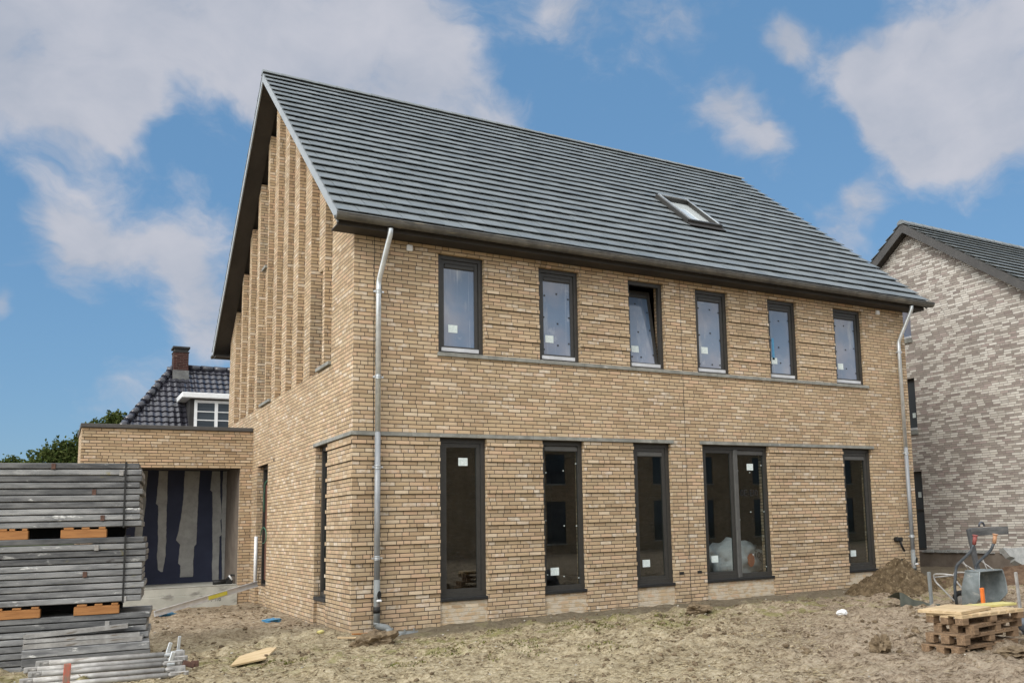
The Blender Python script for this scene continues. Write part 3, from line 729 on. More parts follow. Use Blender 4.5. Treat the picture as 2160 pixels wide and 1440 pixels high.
pb = MB(); pb.box(-hw+.07, hw-.07, -hl+.07, hl-.08, -.02, -.01, 0, SKM)
skg, nt = newmat('roof_window_glass'); gg = NT(nt); gg.out((.50,.53,.52), .03, 0., None, .9); pb.build('pane', skg, skw)
pb = MB(); pb.bbox(-hw-.02, hw+.02, -hl-.16, -hl+.0, .014, .026, .003, 0, SKM); pb.build('flashing', M['dark'], skw)
# small fittings
for x, z, w_ in ((.645,.54,.10),(5.89,.57,.10),(6.29,.57,.10),(11.62,.55,.07)):
    mb = MB(); mb.box(x-w_/2, x+w_/2, -.004, .0, z-.025, z+.025); mb.build('wall_vent', M['black'], house)
for x, z in ((.86,5.83),(11.34,5.84)):
    mb = MB(); mb.bbox(x-.045, x+.045, -.06, .0, z-.05, z+.05, .012); mb.build('sensor_box', M['white'], house)
mb = MB(); mb.box(-.003, 0, 5.47, 5.57, 2.88, 2.94); mb.build('wall_vent', M['black'], house)
mb = MB(); mb.tube([(11.45,-.0,.99),(11.45,-.07,.99)], .05, 10); mb.bbox(11.40,11.58,-.10,-.02,.95,1.03,.01); mb.tube([(11.52,-.06,.97),(11.55,-.07,.86),(11.63,-.07,.74)], .024, 8)
lab(mb.build('wall_tap', M['black'], house), 'black wall fitting with a hanging hose stub')
# cable in the doorway
mb = MB(); mb.tube(arc_pts([(0.02,6.05,2.55),(-.03,6.2,2.50),(.0,6.45,2.2),(.02,6.5,1.9)], .08), .009, 6)
mb.tube([(-.02,6.3+.28*math.cos(t), 1.42+.16*math.sin(t)) for t in [k*.35 for k in range(15)]], .009, 6)
M['cable'] = rough_mat('green_cable', (.05,.16,.10), (.07,.22,.14), 9., .5, 0., 0.)
lab(mb.build('door_cable', M['cable'], house), 'loose green cable hanging in the doorway')
mb = MB(); mb.tube([(-.035,6.99,GZ0+.05),(-.035,6.99,1.40)], .035, 10); lab(mb.build('door_pipe', M['white'], house), 'white plastic pipe standing in the doorway')

# ------------------------------------------------------------------ garage
AY, AX = 7.81, -3.29
gar = tag(empty('flat_garage', (0,0,0)), 'low flat roofed brick annex with an open front beside the gable', 'garage')
mb = MB()
OX0, OX1, OZ0, OZ1 = -3.0, -.24, .375, 2.89
def adep(u, z): return None if (OX0 < u < OX1 and OZ0 < z < OZ1) else (.02 if OX0 < u < OX1 and z <= OZ0 else 0.)
ar = relief([AX, OX0, OX1, -.002], [-.35, OZ0, OZ1, 3.69], adep, lambda u, z, d: (u, AY+d, z), holes=.12)
ar.face([(AX,AY+2.3,-.35),(-.002,AY+2.3,-.35),(-.002,AY+2.3,3.69),(AX,AY+2.3,3.69)])
ar.face([(AX,AY,-.35),(AX,AY+2.3,-.35),(AX,AY+2.3,3.69),(AX,AY,3.69)])
for k in range(5):
    z = 3.5-.125*k; z = round(z/COURSE)*COURSE
    if z > 2.95 and k % 2 == 0: ar.box(AX, -.002, AY-.012, AY, z+.003, z+COURSE-.002)
ar.build('wall', M['brick'], gar, recalc=False)
mb = MB(); mb.bbox(AX-.025, -.003, AY-.05, AY+2.34, 3.692, 3.775, .008); mb.build('fascia', M['barge_dark'], gar)
mb = MB(); mb.box(OX0-.25, OX1+.2, AY+.121, AY+2.2, .27, .385); mb.bbox(OX0+.002, OX1-.002, AY-.02, AY+.12, -.3, .215, .01); mb.box(OX0, OX1, AY+.0, AY+.12, .22, .372); mb.build('concrete_floor', M['concrete'], gar)
text_obj('lettering', 'PA T 1/0', .10, Matrix.Translation((-.75,AY-.0215,.09)) @ RX, M['dark'], gar)
BY = 9.6
mb = MB(); mb.face([(OX0-.3,BY,.386),(OX1+.3,BY,.386),(OX1+.3,BY,2.95),(OX0-.3,BY,2.95)]); mb.build('blue_board_wall', M['blueboard'], gar, recalc=False)
mb = MB(); mb.box(OX1+.0, OX1+.02, AY+.121, BY-.001, .386, 2.95); mb.box(OX0-.02, OX0, AY+.121, BY-.001, .386, 2.95); mb.box(OX0-.3, OX1+.3, AY+.121, BY, 2.951, 2.97); mb.build('side_wall', M['concrete_dark'], gar)
def filler(xc, w0, w1, seed, z0, z1=2.93, taper=0.):
    """ragged vertical band of joint filler"""
    qq = random.Random(seed); n = 46; mb = MB(); L_ = []; R_ = []; dl = dr = 0
    for i in range(n+1):
        f = i/n; z = z0+(z1-z0)*f
        dl = dl*.9+qq.uniform(-.005,.005); dr = dr*.9+qq.uniform(-.005,.005)
        if qq.random() < .025: dl -= .05
        if qq.random() < .025: dr += .045
        w_ = (w0+(w1-w0)*f)/2*(min(1, f*5+.25) if taper else 1)
        L_.append((xc-w_+dl+.03*math.sin(f*2.2+seed), BY-.006, z)); R_.append((xc+w_+dr+.03*math.sin(f*2.2+seed), BY-.006, z))
    for i in range(n): mb.mesh([L_[i], R_[i], R_[i+1], L_[i+1]], [(0,1,2,3)])
    mb.build('joint_filler', M['filler'], gar, recalc=False)
filler(-1.56,.15,.19,3,.66,taper=1); filler(-1.02,.27,.29,5,.52); filler(-.46,.13,.15,8,.42); filler(-.25,.09,.10,9,.40); filler(-2.02,.10,.16,11,.6); filler(-2.6,.2,.22,12,.5)

# power tool resting on the garage floor
t = tag(empty('power_tool', (-.42, AY+.42, .386)), 'black cordless power tool lying on the garage floor', 'power tool')
mb = MB(); mb.tube([(-.26,-.02,.05),(.0,-.02,.055)], [.048,.052], 12); mb.bbox(-.02,.14,-.07,.03,.0,.09,.02); mb.build('body', M['black'], t)
mb = MB(); mb.tube([(.02,-.03,.09),(.10,-.02,.19)], .03, 10); mb.tube([(.10,-.02,.19),(.22,-.02,.17),(.26,0,.05)], .022, 10); mb.build('handle', M['black'], t)
mb = MB(); mb.tube([(.055,-.075,.185),(.12,-.08,.085)], .018, 8); mb.build('trim', M['white'], t)

# ------------------------------------------------------------------ neighbour on the right
NX, NRY, NRZ, NS = 16.5, 3.2, 9.50, .715
def nz(y): return NRZ - NS*abs(y-NRY)
nb = tag(empty('grey_brick_house', (0,0,0)), 'house of mixed grey and white bricks at the right edge', 'house')
NW = [(3.36,4.3,6.36,7.30),(3.37,4.3,3.80,5.24),(3.35,4.35,.52,2.66)]
def ndep(u, z):
    for a, b, c, d in NW:
        if a < u < b and c < z < d: return None
    return 0.
ycs = sorted({-1.45, NRY, 7.85, *[v for w in NW for v in w[:2]]}); zcs = sorted({.50, *[v for w in NW for v in w[2:]], 9.6})
relief(ycs, zcs, ndep, lambda u, z, d: (NX+d, u, z), ztop=lambda y: nz(y)-.16, holes=.2).build('wall', M['brick_grey'], nb, recalc=False)
mb = MB(); mb.face([(NX,-1.45,.5),(NX+16,-1.45,.5),(NX+16,-1.45,6),(NX,-1.45,6)]); mb.face([(NX+.3,-1.4,.5),(NX+.3,7.8,.5),(NX+.3,7.8,6.2),(NX+.3,NRY,9.0),(NX+.3,-1.4,6.2)]); mb.build('front_wall', M['brick_grey'], nb, recalc=False)
mb = MB(); mb.box(NX-.03, NX+.3, -1.6, 8, -.3, .50); mb.build('footing', M['concrete_dark'], nb)
mb = MB(); pr = random.Random(5)
for i in range(60):
    y = pr.uniform(-1.2, 3.3); mb.box(NX-.06-pr.random()*.06, NX-.03, y, y+pr.uniform(.05,.25), .47+pr.random()*.02, .50+pr.random()*.06)
mb.build('mortar_spill', M['rubble'], nb)
for k, (a, b, c, d) in enumerate(NW):
    mb = MB(); w_ = .06
    mb.box(NX+.10, NX+.16, a, a+w_, c, d); mb.box(NX+.10, NX+.16, b-w_, b, c, d); mb.box(NX+.10, NX+.16, a+w_, b-w_, c, c+w_); mb.box(NX+.10, NX+.16, a+w_, b-w_, d-w_, d)
    if k == 2: mb.box(NX+.10, NX+.16, a+w_, b-w_, 1.58, 1.64)
    win = mb.build('window', M['frame'], nb)
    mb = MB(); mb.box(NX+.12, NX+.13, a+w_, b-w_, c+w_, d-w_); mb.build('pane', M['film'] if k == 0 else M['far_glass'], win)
    if k < 2:
        mb = MB(); mb.bbox(NX-.03, NX+.10, a-.0, b, c-.001, c+.055, .004); mb.build('sill', M['sill_trim'], win)
        mb = MB(); mb.bbox(NX-.035, NX+.10, a-.02, b, c-.13, c-.012, .004); mb.build('sill_stone', M['stone'], win)
    if k > 0: 
        mb = MB(); mb.box(NX+.112, NX+.119, 3.50, 3.60, c+.35 if k == 1 else 1.95, c+.48 if k == 1 else 2.10); mb.build('sticker', M['sticker'], win)
rb = MB(); nl = 18; NE = 5.2; g2 = math.hypot(NE, NE*NS)/nl; c2, s2 = 1/math.hypot(1,NS), NS/math.hypot(1,NS)
for mir in (1, -1):
    for r in range(nl):
        x = NX-.30
        while x < NX+16:
            e = x+.33
            def P(xx, s, h): yy = NE - s*c2 + h*s2; return (xx, NRY - mir*yy, NRZ+.12 - NE*NS + s*s2 + h*c2)
            j = rnd.uniform(-.002,.002); s0, s1 = r*g2, (r+1)*g2+.05
            p = [P(x+.001,s0,.026+j),P(e-.001,s0,.026+j),P(e-.001,s1,-.032+j),P(x+.001,s1,-.032+j),P(x+.001,s0,.012),P(e-.001,s0,.012),P(e-.001,s1,-.045),P(x+.001,s1,-.045)]
            rb.mesh(p, [(0,1,2,3),(4,7,6,5),(0,4,5,1),(1,5,6,2),(2,6,7,3),(3,7,4,0)]); x = e
rb.build('roof', M['tile'], nb, recalc=False)
mb = MB()
for mir in (1, -1):
    ya, yb = NRY, NRY+mir*(NE-.05)
    mb.prism([(NX-.28,ya,nz(ya)+.06),(NX-.28,yb,nz(yb)+.06),(NX-.28,yb,nz(yb)-.20),(NX-.28,ya,nz(ya)-.20)], (.025,0,0))
mb.build('bargeboard', M['barge_dark'], nb)
mb = MB()
for mir in (1, -1):
    ya, yb = NRY, NRY+mir*(NE-.05)
    mb.prism([(NX-.254,ya,nz(ya)-.13),(NX-.254,yb,nz(yb)-.13),(NX-.254,yb,nz(yb)-.15),(NX-.254,ya,nz(ya)-.15)], (.27,0,0))
mb.build('soffit', M['soffit'], nb)
mb = MB()
for i in range(40):
    a = NX-.31+i*.4; v = []
    for x, r_ in ((a,.12),(a+.42,.108)):
        for k in range(9): t_ = math.pi*k/8; v.append((x, NRY-r_*math.cos(t_)*1.15, NRZ+.04+r_*math.sin(t_)))
    mb.mesh(v, [(k,k+1,k+10,k+9) for k in range(8)], 0, True); mb.face(v[:9][::-1])
mb.build('ridge_tile', M['tile'], nb, recalc=False)

# ------------------------------------------------------------------ old house behind the garage
OY = 20.0
oh = tag(empty('old_tiled_house', (0,0,0)), 'older house with black hipped tile roof and white dormer behind the garage', 'house')
OEX0, OEZ, OEY = -2.97, 3.4, OY-1.7          # eave corner
ORX, ORY, ORZ = -.15, OY+2.55, 7.50
osl = (ORZ-OEZ)/(ORY-OEY)
rb = MB()
def OP(x, s, h=0.): 
    L_ = math.hypot(ORY-OEY, ORZ-OEZ); y = OEY+(ORY-OEY)*s/L_; z = OEZ+(ORZ-OEZ)*s/L_; return Vector((x, y-h*(ORZ-OEZ)/L_, z+h*(ORY-OEY)/L_))
LL = math.hypot(ORY-OEY, ORZ-OEZ); ro = 20; gg_ = LL/ro; tw = .215
for r in range(ro):
    s0, s1 = r*gg_, (r+1)*gg_+.03
    xl = OEX0+(ORX-OEX0)*(s0/LL)
    k0 = int((xl-OEX0)/tw)
    x = OEX0+k0*tw
    while x < 14:
        if x+tw*.5 > xl:
            vs = []; nseg = 5
            for si, hh in ((s0,.02),(s1,-.02)):
                for k in range(nseg+1):
                    u_ = k/nseg; hgt = hh + .019*math.sin(u_*2*math.pi); vs.append(OP(x+tw*u_, si - .02*math.sin(u_*math.pi)*(1 if si == s0 else 0), hgt))
            rb.mesh(vs, [(k,k+1,k+nseg+2,k+nseg+1) for k in range(nseg)], 0, True)
            rb.mesh([*vs[:nseg+1], *[OP(x+tw*k/nseg, s0+.005, -.03) for k in range(nseg+1)]], [(k,k+1,k+nseg+2,k+nseg+1) for k in range(nseg)])
        x += tw
rb.face([(OEX0,OEY,OEZ),(ORX,ORY,ORZ),(OEX0,ORY*2-OEY,OEZ)])                     # hip end
rb.face([(OEX0,2*ORY-OEY,OEZ),(14,2*ORY-OEY,OEZ),(14,ORY,ORZ),(ORX,ORY,ORZ)])
rb.build('roof', M['tile_black'], oh, recalc=False)
mb = MB()                                                    # hip and ridge caps
for i in range(16):
    a = Vector((OEX0,OEY,OEZ)).lerp(Vector((ORX,ORY,ORZ)), i/16); b = Vector((OEX0,OEY,OEZ)).lerp(Vector((ORX,ORY,ORZ)), (i+1.15)/16)
    mb.tube([a+Vector((0,0,.03)), b+Vector((0,0,.03))], [.13,.10], 8)
for i in range(30):
    a = ORX+i*.45; mb.tube([(a,ORY,ORZ+.01),(a+.48,ORY,ORZ+.01)], [.12,.10], 8)
mb.build('ridge_tile', M['tile_black'], oh)
mb = MB(); mb.box(OEX0+.5, 14, OEY+.5, 2*ORY-OEY-.5, -.1, OEZ+.3); mb.build('wall', M['brick_brown'], oh)
ch = MB(); ch.box(-.22, .27, ORY-.48, ORY+.12, 6.6, 7.98); chim = ch.build('chimney', M['brick_red'], oh)
mb = MB(); mb.box(-.20, .25, ORY-.46, ORY+.10, 8.02, 8.12); mb.bbox(-.26, .31, ORY-.52, ORY+.16, 8.125, 8.20, .01); mb.bbox(-.24,.29,ORY-.50,ORY+.14,7.985,8.018,.003); mb.build('chimney_cap', M['dark'], chim)
mb = MB(); mb.box(-.24, .29, ORY-.51, ORY+.15, 6.6, 7.33); mb.build('lead_flashing', M['zinc'], chim)
# dormer
DY = OY-.2
dm = MB(); dm.box(.10, 2.6, DY+.06, DY+2.6, 4.3, 6.02); dorm = dm.build('dormer', M['dark'], oh)
mb = MB(); mb.bbox(-.18, 2.9, DY-.22, DY+2.4, 6.021, 6.20, .015); mb.build('dormer_roof', M['white'], dorm)
mb = MB(); rect_frame(mb, .24, 1.62, 4.90, 5.97, .09, DY-.01, DY+.055); mb.box(.88, .98, DY-.012, DY+.055, 4.99, 5.88)
for x0, x1 in ((.33,.88),(.98,1.53)):
    for z in (5.28, 5.57): mb.box(x0, x1, DY+.0, DY+.03, z, z+.03)
dw = mb.build('dormer_window', M['white'], dorm)
mb = MB(); mb.box(.31, 1.55, DY+.032, DY+.04, 4.95, 5.90); mb.build('pane', M['far_glass'], dorm)

# ------------------------------------------------------------------ house across the street (seen mirrored in the panes)
op = tag(empty('opposite_house', (0,0,0)), 'brown brick house across the street mirrored in the ground floor panes', 'house')
ORO = -27.
OW = [(x, x+1.1, z0, z1) for x in (-3,0.4,3.6,7.2,10.4,14.2,17.5,20.8,24.,27.,31.,34.5,38.,42.,46.) for z0, z1 in ((.5,2.6),(3.5,5.0))]
mb = MB(); wx = sorted({-8.,50.,*[v for w in OW for v in w[:2]]}); wz = [-.1,.5,2.6,3.5,5.0,6.1]
def odep(u, z):
    for a, b, c, d in OW:
        if a < u < b and c < z < d: return .12
    return 0.
relief(wx, wz, odep, lambda u, z, d: (u, ORO-d, z)).build('wall', M['brick'], op, recalc=False)
mb = MB(); mb.prism([(-8.3,ORO+.5,6.0),(-8.3,ORO-3.6,9.2),(-8.3,ORO-7.7,6.0)], (58.6,0,0)); mb.build('roof', M['tile_black'], op)
for a, b, c, d in OW:
    mb = MB(); mb.box(a, b, ORO-.10, ORO-.06, c, d); w_ = mb.build('window', M['far_glass'], op)
    mb = MB(); mb.box(a-.02, b+.02, ORO-.05, ORO+.05, c-.07, c-.002); mb.build('sill', M['concrete'], w_)

# ------------------------------------------------------------------ trees behind
def tree(name, label, base, h, blobs, nleaf, leaf, group=None, seed=1):
    q = random.Random(seed); t = tag(empty(name, base), label, 'tree', group)
    tb = MB(); top = max(b[2] for b in blobs)
    tb.tube([(0,0,-.2),(.05,0,h*.3),(-.05,.05,h*.6)], [.22,.16,.09], 8)
    for b in blobs: tb.tube([(0,0,h*.3),(b[0]*.5,b[1]*.5,b[2]*.75),(b[0],b[1],b[2])], [.10,.06,.02], 6)
    tb.build('trunk', M['bark'], t)
    lb = MB(); tot = sum(b[3]**2 for b in blobs)
    for b in blobs:
        for i in range(int(nleaf*b[3]**2/tot)):
            while True:
                v = Vector((q.uniform(-1,1),q.uniform(-1,1),q.uniform(-1,1)))
                if .25 < v.length < 1: break
            v = v*(1-.25*q.random())
            lump = .72+.42*math.sin(v.x*7+b[0]*3)*math.sin(v.y*6+1)*math.sin(v.z*7+b[2])
            p = Vector(b[:3])+v.normalized()*v.length**.5*b[3]*lump*Vector((1,1,.85)).length/1.7
            s = leaf*q.uniform(.6,1.3); n = Vector((q.gauss(0,1),q.gauss(0,1),q.gauss(.6,1))).normalized()
            a = n.orthogonal().normalized(); c = n.cross(a); an = q.uniform(0,6.28)
            a, c = a*math.cos(an)+c*math.sin(an), c*math.cos(an)-a*math.sin(an)
            lb.mesh([p-a*s, p-c*s*.55+n*s*.15, p+a*s, p+c*s*.55+n*s*.15], [(0,1,2,3)])
    lb.build('crown', M['leaf'], t, recalc=False)
TG = 'trees beyond the garage'
tree('leafy_tree', 'rounded green tree left of the garage wall above the scaffold decks', (-3.6,35,0), 6, [(-.4,0,4.7,1.15),(.25,.3,5.3,.95),(-1.2,0,4.3,.9),(.9,0,4.8,1.1),(.5,0,4.2,1.2),(0,.5,3.5,1.4)], 16000, .085, TG, 2)
tree('leafy_tree', 'small far tree top at the left edge of the photo', (-6.0,40,0), 5, [(-.6,0,4.75,.9),(.5,0,5.0,.7),(1.1,.2,4.7,.6),(-.5,0,3.4,1.1)], 5000, .085, TG, 3)
tree('leafy_tree', 'green tree top peeping over the flat garage roof', (-1.7,34,0), 6.5, [(-.5,0,6.2,.75),(.35,.2,6.65,.75),(.9,0,6.3,.7),(-.9,.2,5.9,.6),(0,0,5.2,1.2)], 8000, .085, TG, 4)

# ------------------------------------------------------------------ scaffold decks, left
ANG = R(-6.2)
def stack_frame(x, y, z): return Matrix.Translation((x,y,z)) @ Matrix.Rotation(ANG, 4, 'Z')
ordn = ['topmost','second','third','fourth','fifth','sixth','seventh','eighth','ninth','lowest']
DL = 2.5
def deck_mesh(seed):
    q = random.Random(seed); mb = MB()
    h = .0655
    # slightly worn front rail with nicks at the end
    mb.bbox(-DL, 0, 0, 1.10, 0, h, .008)
    return mb
deck_src = None; clip_src = None
def make_deck(M4, label, clipx=None, rusty=True):
    global deck_src, clip_src
    if deck_src is None:
        o = deck_mesh(1).build('scaffold_deck', M['deck']); deck_src = o
        c = MB(); c.bbox(-.022, .022, -.012, .004, -.018, .050, .004); clip_src = c.build('clip', M['rust'], o)
        first = True
    else:
        o = deck_src.copy(); col.objects.link(o); first = False
    o.matrix_world = M4
    tag(o, label, 'scaffold deck', 'grey scaffold decks stacked at left')
    if first:
        clip_src.location = (clipx if clipx is not None else -.6, 0, .01)
    elif clipx is not None:
        c = clip_src.copy(); col.objects.link(c); c.parent = o; c.location = (clipx, 0, .01)
        if not rusty: c.data = clip_grey
    return o
cg = MB(); cg.bbox(-.024, .024, -.012, .004, -.018, .050, .004); tmp = cg.build('clip', M['galv_dull']); clip_grey = tmp.data; bpy.data.objects.remove(tmp)
packs = [('upper', -2.835, 1.607, 10, 1.0), ('middle', -2.775, .722, 10, 1.0), ('lower', -2.705, -.02, 8, 1.0)]
q = random.Random(11)
clips = {('upper',1):(-.22,False),('upper',4):(-.52,True),('upper',8):(-.40,True),('middle',1):(-.52,False),('middle',5):(-.60,True),('middle',9):(-.18,False),('lower',1):(-.42,False)}
for name, xe, zb, nlay, _ in packs:
    for k in range(nlay):
        z = zb + (nlay-1-k)*.0768 + q.uniform(-.001,.001)
        if name == 'upper' and k == 0: dx = -.02
        else: dx = q.uniform(-.012,.03)
        cx = clips.get((name, k))
        od = ordn[k] if k < nlay-1 else 'lowest'
        Mx = stack_frame(xe+dx, -.925+q.uniform(-.008,.008), z) @ Matrix.Rotation(R(q.uniform(-.12,.12)), 4, 'Z')
        first = deck_src is None
        make_deck(Mx, f'long grey scaffold deck, {od} in the {name} pack of the stack', cx[0] if cx else (-.9 if first else None), cx[1] if cx else True)
BL = [(-4.30,-3.96,1.476,'left bearer between the upper and middle deck packs'),(-3.64,-3.165,1.476,'right bearer between the upper and middle deck packs'),
      (-4.30,-3.80,.580,'left bearer between the middle and lower deck packs'),(-3.47,-3.0,.580,'right bearer between the middle and lower deck packs')]
for i, (a, b, z, lb_) in enumerate(BL):
    mb = MB(); mb.bbox(0, b-a, -.05, .05, 0, .100, .005)
    mb.bbox(.03, .13, -.052, .05, .1005, .126, .003); mb.bbox((b-a)*.45, (b-a)*.62, -.052, .05, .1005, .124, .003); mb.bbox((b-a)*.82, (b-a)*.97, -.052, .05, .1005, .126, .003)
    o = mb.build('bearer_or_gap_filler', M['wood_orange']); o.matrix_world = stack_frame(a, -.85+(-2.8-a)*.11-.02, z+.004)
    tag(o, 'orange timber, '+lb_, 'timber', 'timber bearers between the deck packs')
for i, (z, lb_) in enumerate([(1.476,'dark filler beam added to darken the gap under the upper deck pack'),(.580,'dark filler beam added to darken the gap under the middle deck pack')]):
    mb = MB(); mb.bbox(0, 2.2, -.04, .04, 0, .126, .005)  # added beam, blocks the sky showing through the gap
    o = mb.build('bearer_or_gap_filler', M['dark']); o.matrix_world = stack_frame(-5.1, .27, z+.004); tag(o, lb_, 'timber', 'added filler beams that darken the gaps of the stack')
for i, (x, zb, z1, lb_) in enumerate([(-3.00,1.597,2.37,'black strap tied round the upper pack of decks'),(-2.975,.712,1.494,'black strap tied round the middle pack of decks')]):
    mb = MB(); w_ = .010
    mb.box(-w_, w_, -.016, -.010, zb, z1); mb.box(-w_, w_, -.016, 1.12, z1, z1+.005); mb.box(-w_, w_, 1.115, 1.12, zb, z1); mb.box(-w_, w_, -.016, 1.12, zb-.007, zb-.002)
    o = mb.build('strap', M['black']); o.matrix_world = stack_frame(x, -.925+(-2.8-x)*.11, 0); tag(o, lb_, 'strap', 'straps around the deck packs')

# smaller stack of decks and channels in front
def chan(xl, xr, y, zl, zr, h, d, label, mat, closed=False):
    mb = MB(); L_ = math.hypot(xr-xl, zr-zl)
    if closed: mb.bbox(0, L_, 0, d, 0, h, .006)
    else:
        mb.bbox(0, L_, 0, .006, 0, h, .001); mb.bbox(0, L_, .0062, d, 0, .006, .001); mb.bbox(0, L_, d+.0002, d+.006, 0, h, .001)
        mb.bbox(-.004, .0, 0, d, 0, h, .001); mb.bbox(L_, L_+.004, 0, d, 0, h, .001)
    o = mb.build('scaffold_channel' if not closed else 'scaffold_deck', mat)
    o.matrix_world = Matrix.Translation((xl, y, zl)) @ Matrix.Rotation(ANG*.6, 4, 'Z') @ Matrix.Rotation(-math.atan2(zr-zl, xr-xl), 4, 'Y')
    tag(o, label, 'scaffold deck' if closed else 'metal channel', 'small stack of decks and channels'); return o
chan(-3.96,-2.69,-1.20,.0,.005,.078,.42,'grey deck at the bottom of the small stack behind the tubes', M['deck'], True)
chan(-3.96,-2.69,-1.20,.088,.094,.085,.42,'second deck up in the small stack behind the tubes', M['deck'], True)
chan(-3.96,-2.70,-1.20,.182,.188,.085,.42,'uppermost closed deck of the small stack with a pale top edge', M['deck'], True)
chan(-3.95,-2.78,-1.17,.276,.280,.052,.14,'metal channel with a pale rim lying lowest on the small stack', M['galv_dull'])
chan(-3.95,-2.80,-1.06,.332,.322,.040,.13,'middle metal channel lying on the small stack', M['galv_dull'])
chan(-3.95,-2.92,-1.00,.375,.420,.045,.14,'topmost metal channel lying askew on the small stack', M['galv_dull'])
chan(-3.95,-2.75,-.92,.276,.280,.048,.14,'metal channel at the back of the small stack', M['galv_dull'])

# scaffold tubes with their end fittings
TG_ = 'galvanised scaffold braces in a pile'
tl = ['hindmost','second from the back','middle','second from the front','front']
def brace(i, y, za, zb, xa, xb, plate):
    t = tag(empty('scaffold_brace', (xa, y, za)), f'pale grey scaffold brace, {tl[i]} in the pile beside the red stake', 'scaffold tube', TG_)
    d = Vector((xb-xa, -.03, zb-za)); L_ = d.length; d.normalize()
    mb = MB(); mb.tube([d*.10, d*(L_-.20)], .030, 14); mb.tube([d*(L_-.205), d*(L_-.10)], .021, 12); mb.tube([d*.05,d*.102], .018, 10); mb.build('tube', M['galv_dull'], t)
    mb = MB()                                                 # flattened hook ends with bolt holes
    e = d*(L_-.16)
    mb.bbox(-.02,.17,-.012,.012,-.034,.034,.008, 0, Matrix.Translation(e) @ Matrix.Rotation(R(q.uniform(-25,25)),4,'X'))
    mb.tube([e+Vector((.07,-.02,0)), e+Vector((.07,.02,0))], .016, 8); mb.tube([e+Vector((.13,-.025,0)), e+Vector((.13,.025,0))], .014, 8)
    mb.build('end_plate', M['galv_dull'], t)
    mb = MB(); mb.bbox(-.02,.12,-.014,.014,-.030,.030,.008,0,Matrix.Translation(d*.0)); mb.tube([(-.0,-.03,.0),(.0,.03,.0)], .02, 8); mb.build('hook', M['galv_dull'], t)
    if plate:
        mb = MB(); mb.bbox(-.02,.02,-.010,.010,0,.13,.005,0,Matrix.Translation(d*(L_-plate)) @ Matrix.Rotation(R(16),4,'Y')); mb.bbox(-.03,.05,-.03,.03,-.02,.01,.005,0,Matrix.Translation(d*(L_-plate))); mb.build('wedge', M['galv'], t)
brace(0,-1.98,.205,.185,-3.80,-2.42,.17); brace(1,-2.07,.160,.135,-3.90,-2.40,0); brace(2,-2.16,.125,.105,-3.86,-2.46,.12); brace(3,-2.25,.075,.055,-3.93,-2.44,0); brace(4,-2.36,.030,.012,-3.92,-2.42,0)
mb = MB(); mb.bbox(-.012,.02,-.01,.01,0,.15,.004,0,Matrix.Rotation(R(4),4,'Y')); mb.bbox(-.02,.05,-.02,.02,-.06,0,.004); o = mb.build('scaffold_wedge', M['galv']); o.location = (-2.47,-1.9,.215); tag(o, 'upright pale metal wedge standing behind the ends of the braces', 'metal wedge')
mb = MB(); mb.bbox(-.02,.10,-.02,.02,-.03,.03,.006,0,Matrix.Rotation(R(20),4,'Y')); mb.bbox(.06,.14,-.012,.012,-.05,.02,.005); o = mb.build('rusty_fitting', M['rust']); o.location = (-2.43,-2.2,.10); tag(o, 'reddish rusty fitting lying at the right end of the braces', 'scaffold fitting')
mb = MB(); mb.bbox(-.03,.03,-.02,.02,-.4,.30,.004,0,Matrix.Rotation(R(1.5),4,'Y')); o = mb.build('wooden_stake', M['red_paint']); o.location = (-3.56,-3.0,0); tag(o, 'red painted wooden stake in front of the scaffold braces', 'stake')

# straightedge leaning from the ground to the doorway
a = Vector((-2.02,5.85,.03)); b = Vector((-.06,6.62,.44)); d = (b-a)
mb = MB(); L_ = d.length
rot = d.to_track_quat('X','Z').to_matrix().to_4x4()
mb.bbox(0, L_, -.012, .012, -.055, .055, .003); mb.bbox(0, L_, -.03, -.0122, -.056, -.040, .002); mb.bbox(0, L_, -.03, -.0122, .040, .056, .002)
se = mb.build('straightedge', M['sill_trim']); se.matrix_world = Matrix.Translation(a) @ rot; tag(se, 'long aluminium straightedge leaning from the ground up to the doorway', 'straightedge')
mb = MB(); mb.box(L_*.50, L_*.68, -.034, -.0125, -.035, .035); mb.build('label_strip', M['yellow'], se)
def blob(r, sx, sy, sz, seed, n=3, amp=.25):
    bm = bmesh.new(); bmesh.ops.create_icosphere(bm, subdivisions=n, radius=1); qq = random.Random(seed)
    o1, o2, o3 = qq.uniform(0,9), qq.uniform(0,9), qq.uniform(0,9)
    from mathutils import noise as mn
    for v in bm.verts:
        k = 1+amp*mn.noise(v.co*1.6+Vector((o1,o2,o3)))+amp*.7*mn.noise(v.co*4+Vector((o2,o3,o1)))+amp*.4*mn.noise(v.co*9+Vector((o3,o1,o2)))
        v.co = Vector((v.co.x*sx*k, v.co.y*sy*k, v.co.z*sz*k))*r
    return bm
for i, (x, y, s, lb_) in enumerate([(-1.78,6.05,.11,'crumpled blue plastic under the leaning straightedge'),(-.42,3.25,.10,'crumpled blue plastic on the ground beside the gable wall')]):
    mb = MB(); mb.bm(blob(1, s*1.5, s, s*.35, 20+i, 3, .5)); o = mb.build('blue_plastic', M['blue_plastic']); o.location = (x, y, g1(x,y)+.02); tag(o, lb_, 'plastic scrap', 'scraps of blue plastic')
# plywood offcut
mb = MB(); mb.prism([(-.42,-.20,0),(.02,-.22,0),(.44,.14,0),(.36,.22,0),(-.10,.10,0)], (0,0,.018)); o = mb.build('plywood_offcut', M['ply'])
o.location = (-1.66,-1.78,g1(-1.66,-1.78)+.045); o.rotation_euler = (R(5),R(-3),R(25)); tag(o, 'pale plywood offcut lying on the straw covered ground', 'plywood')
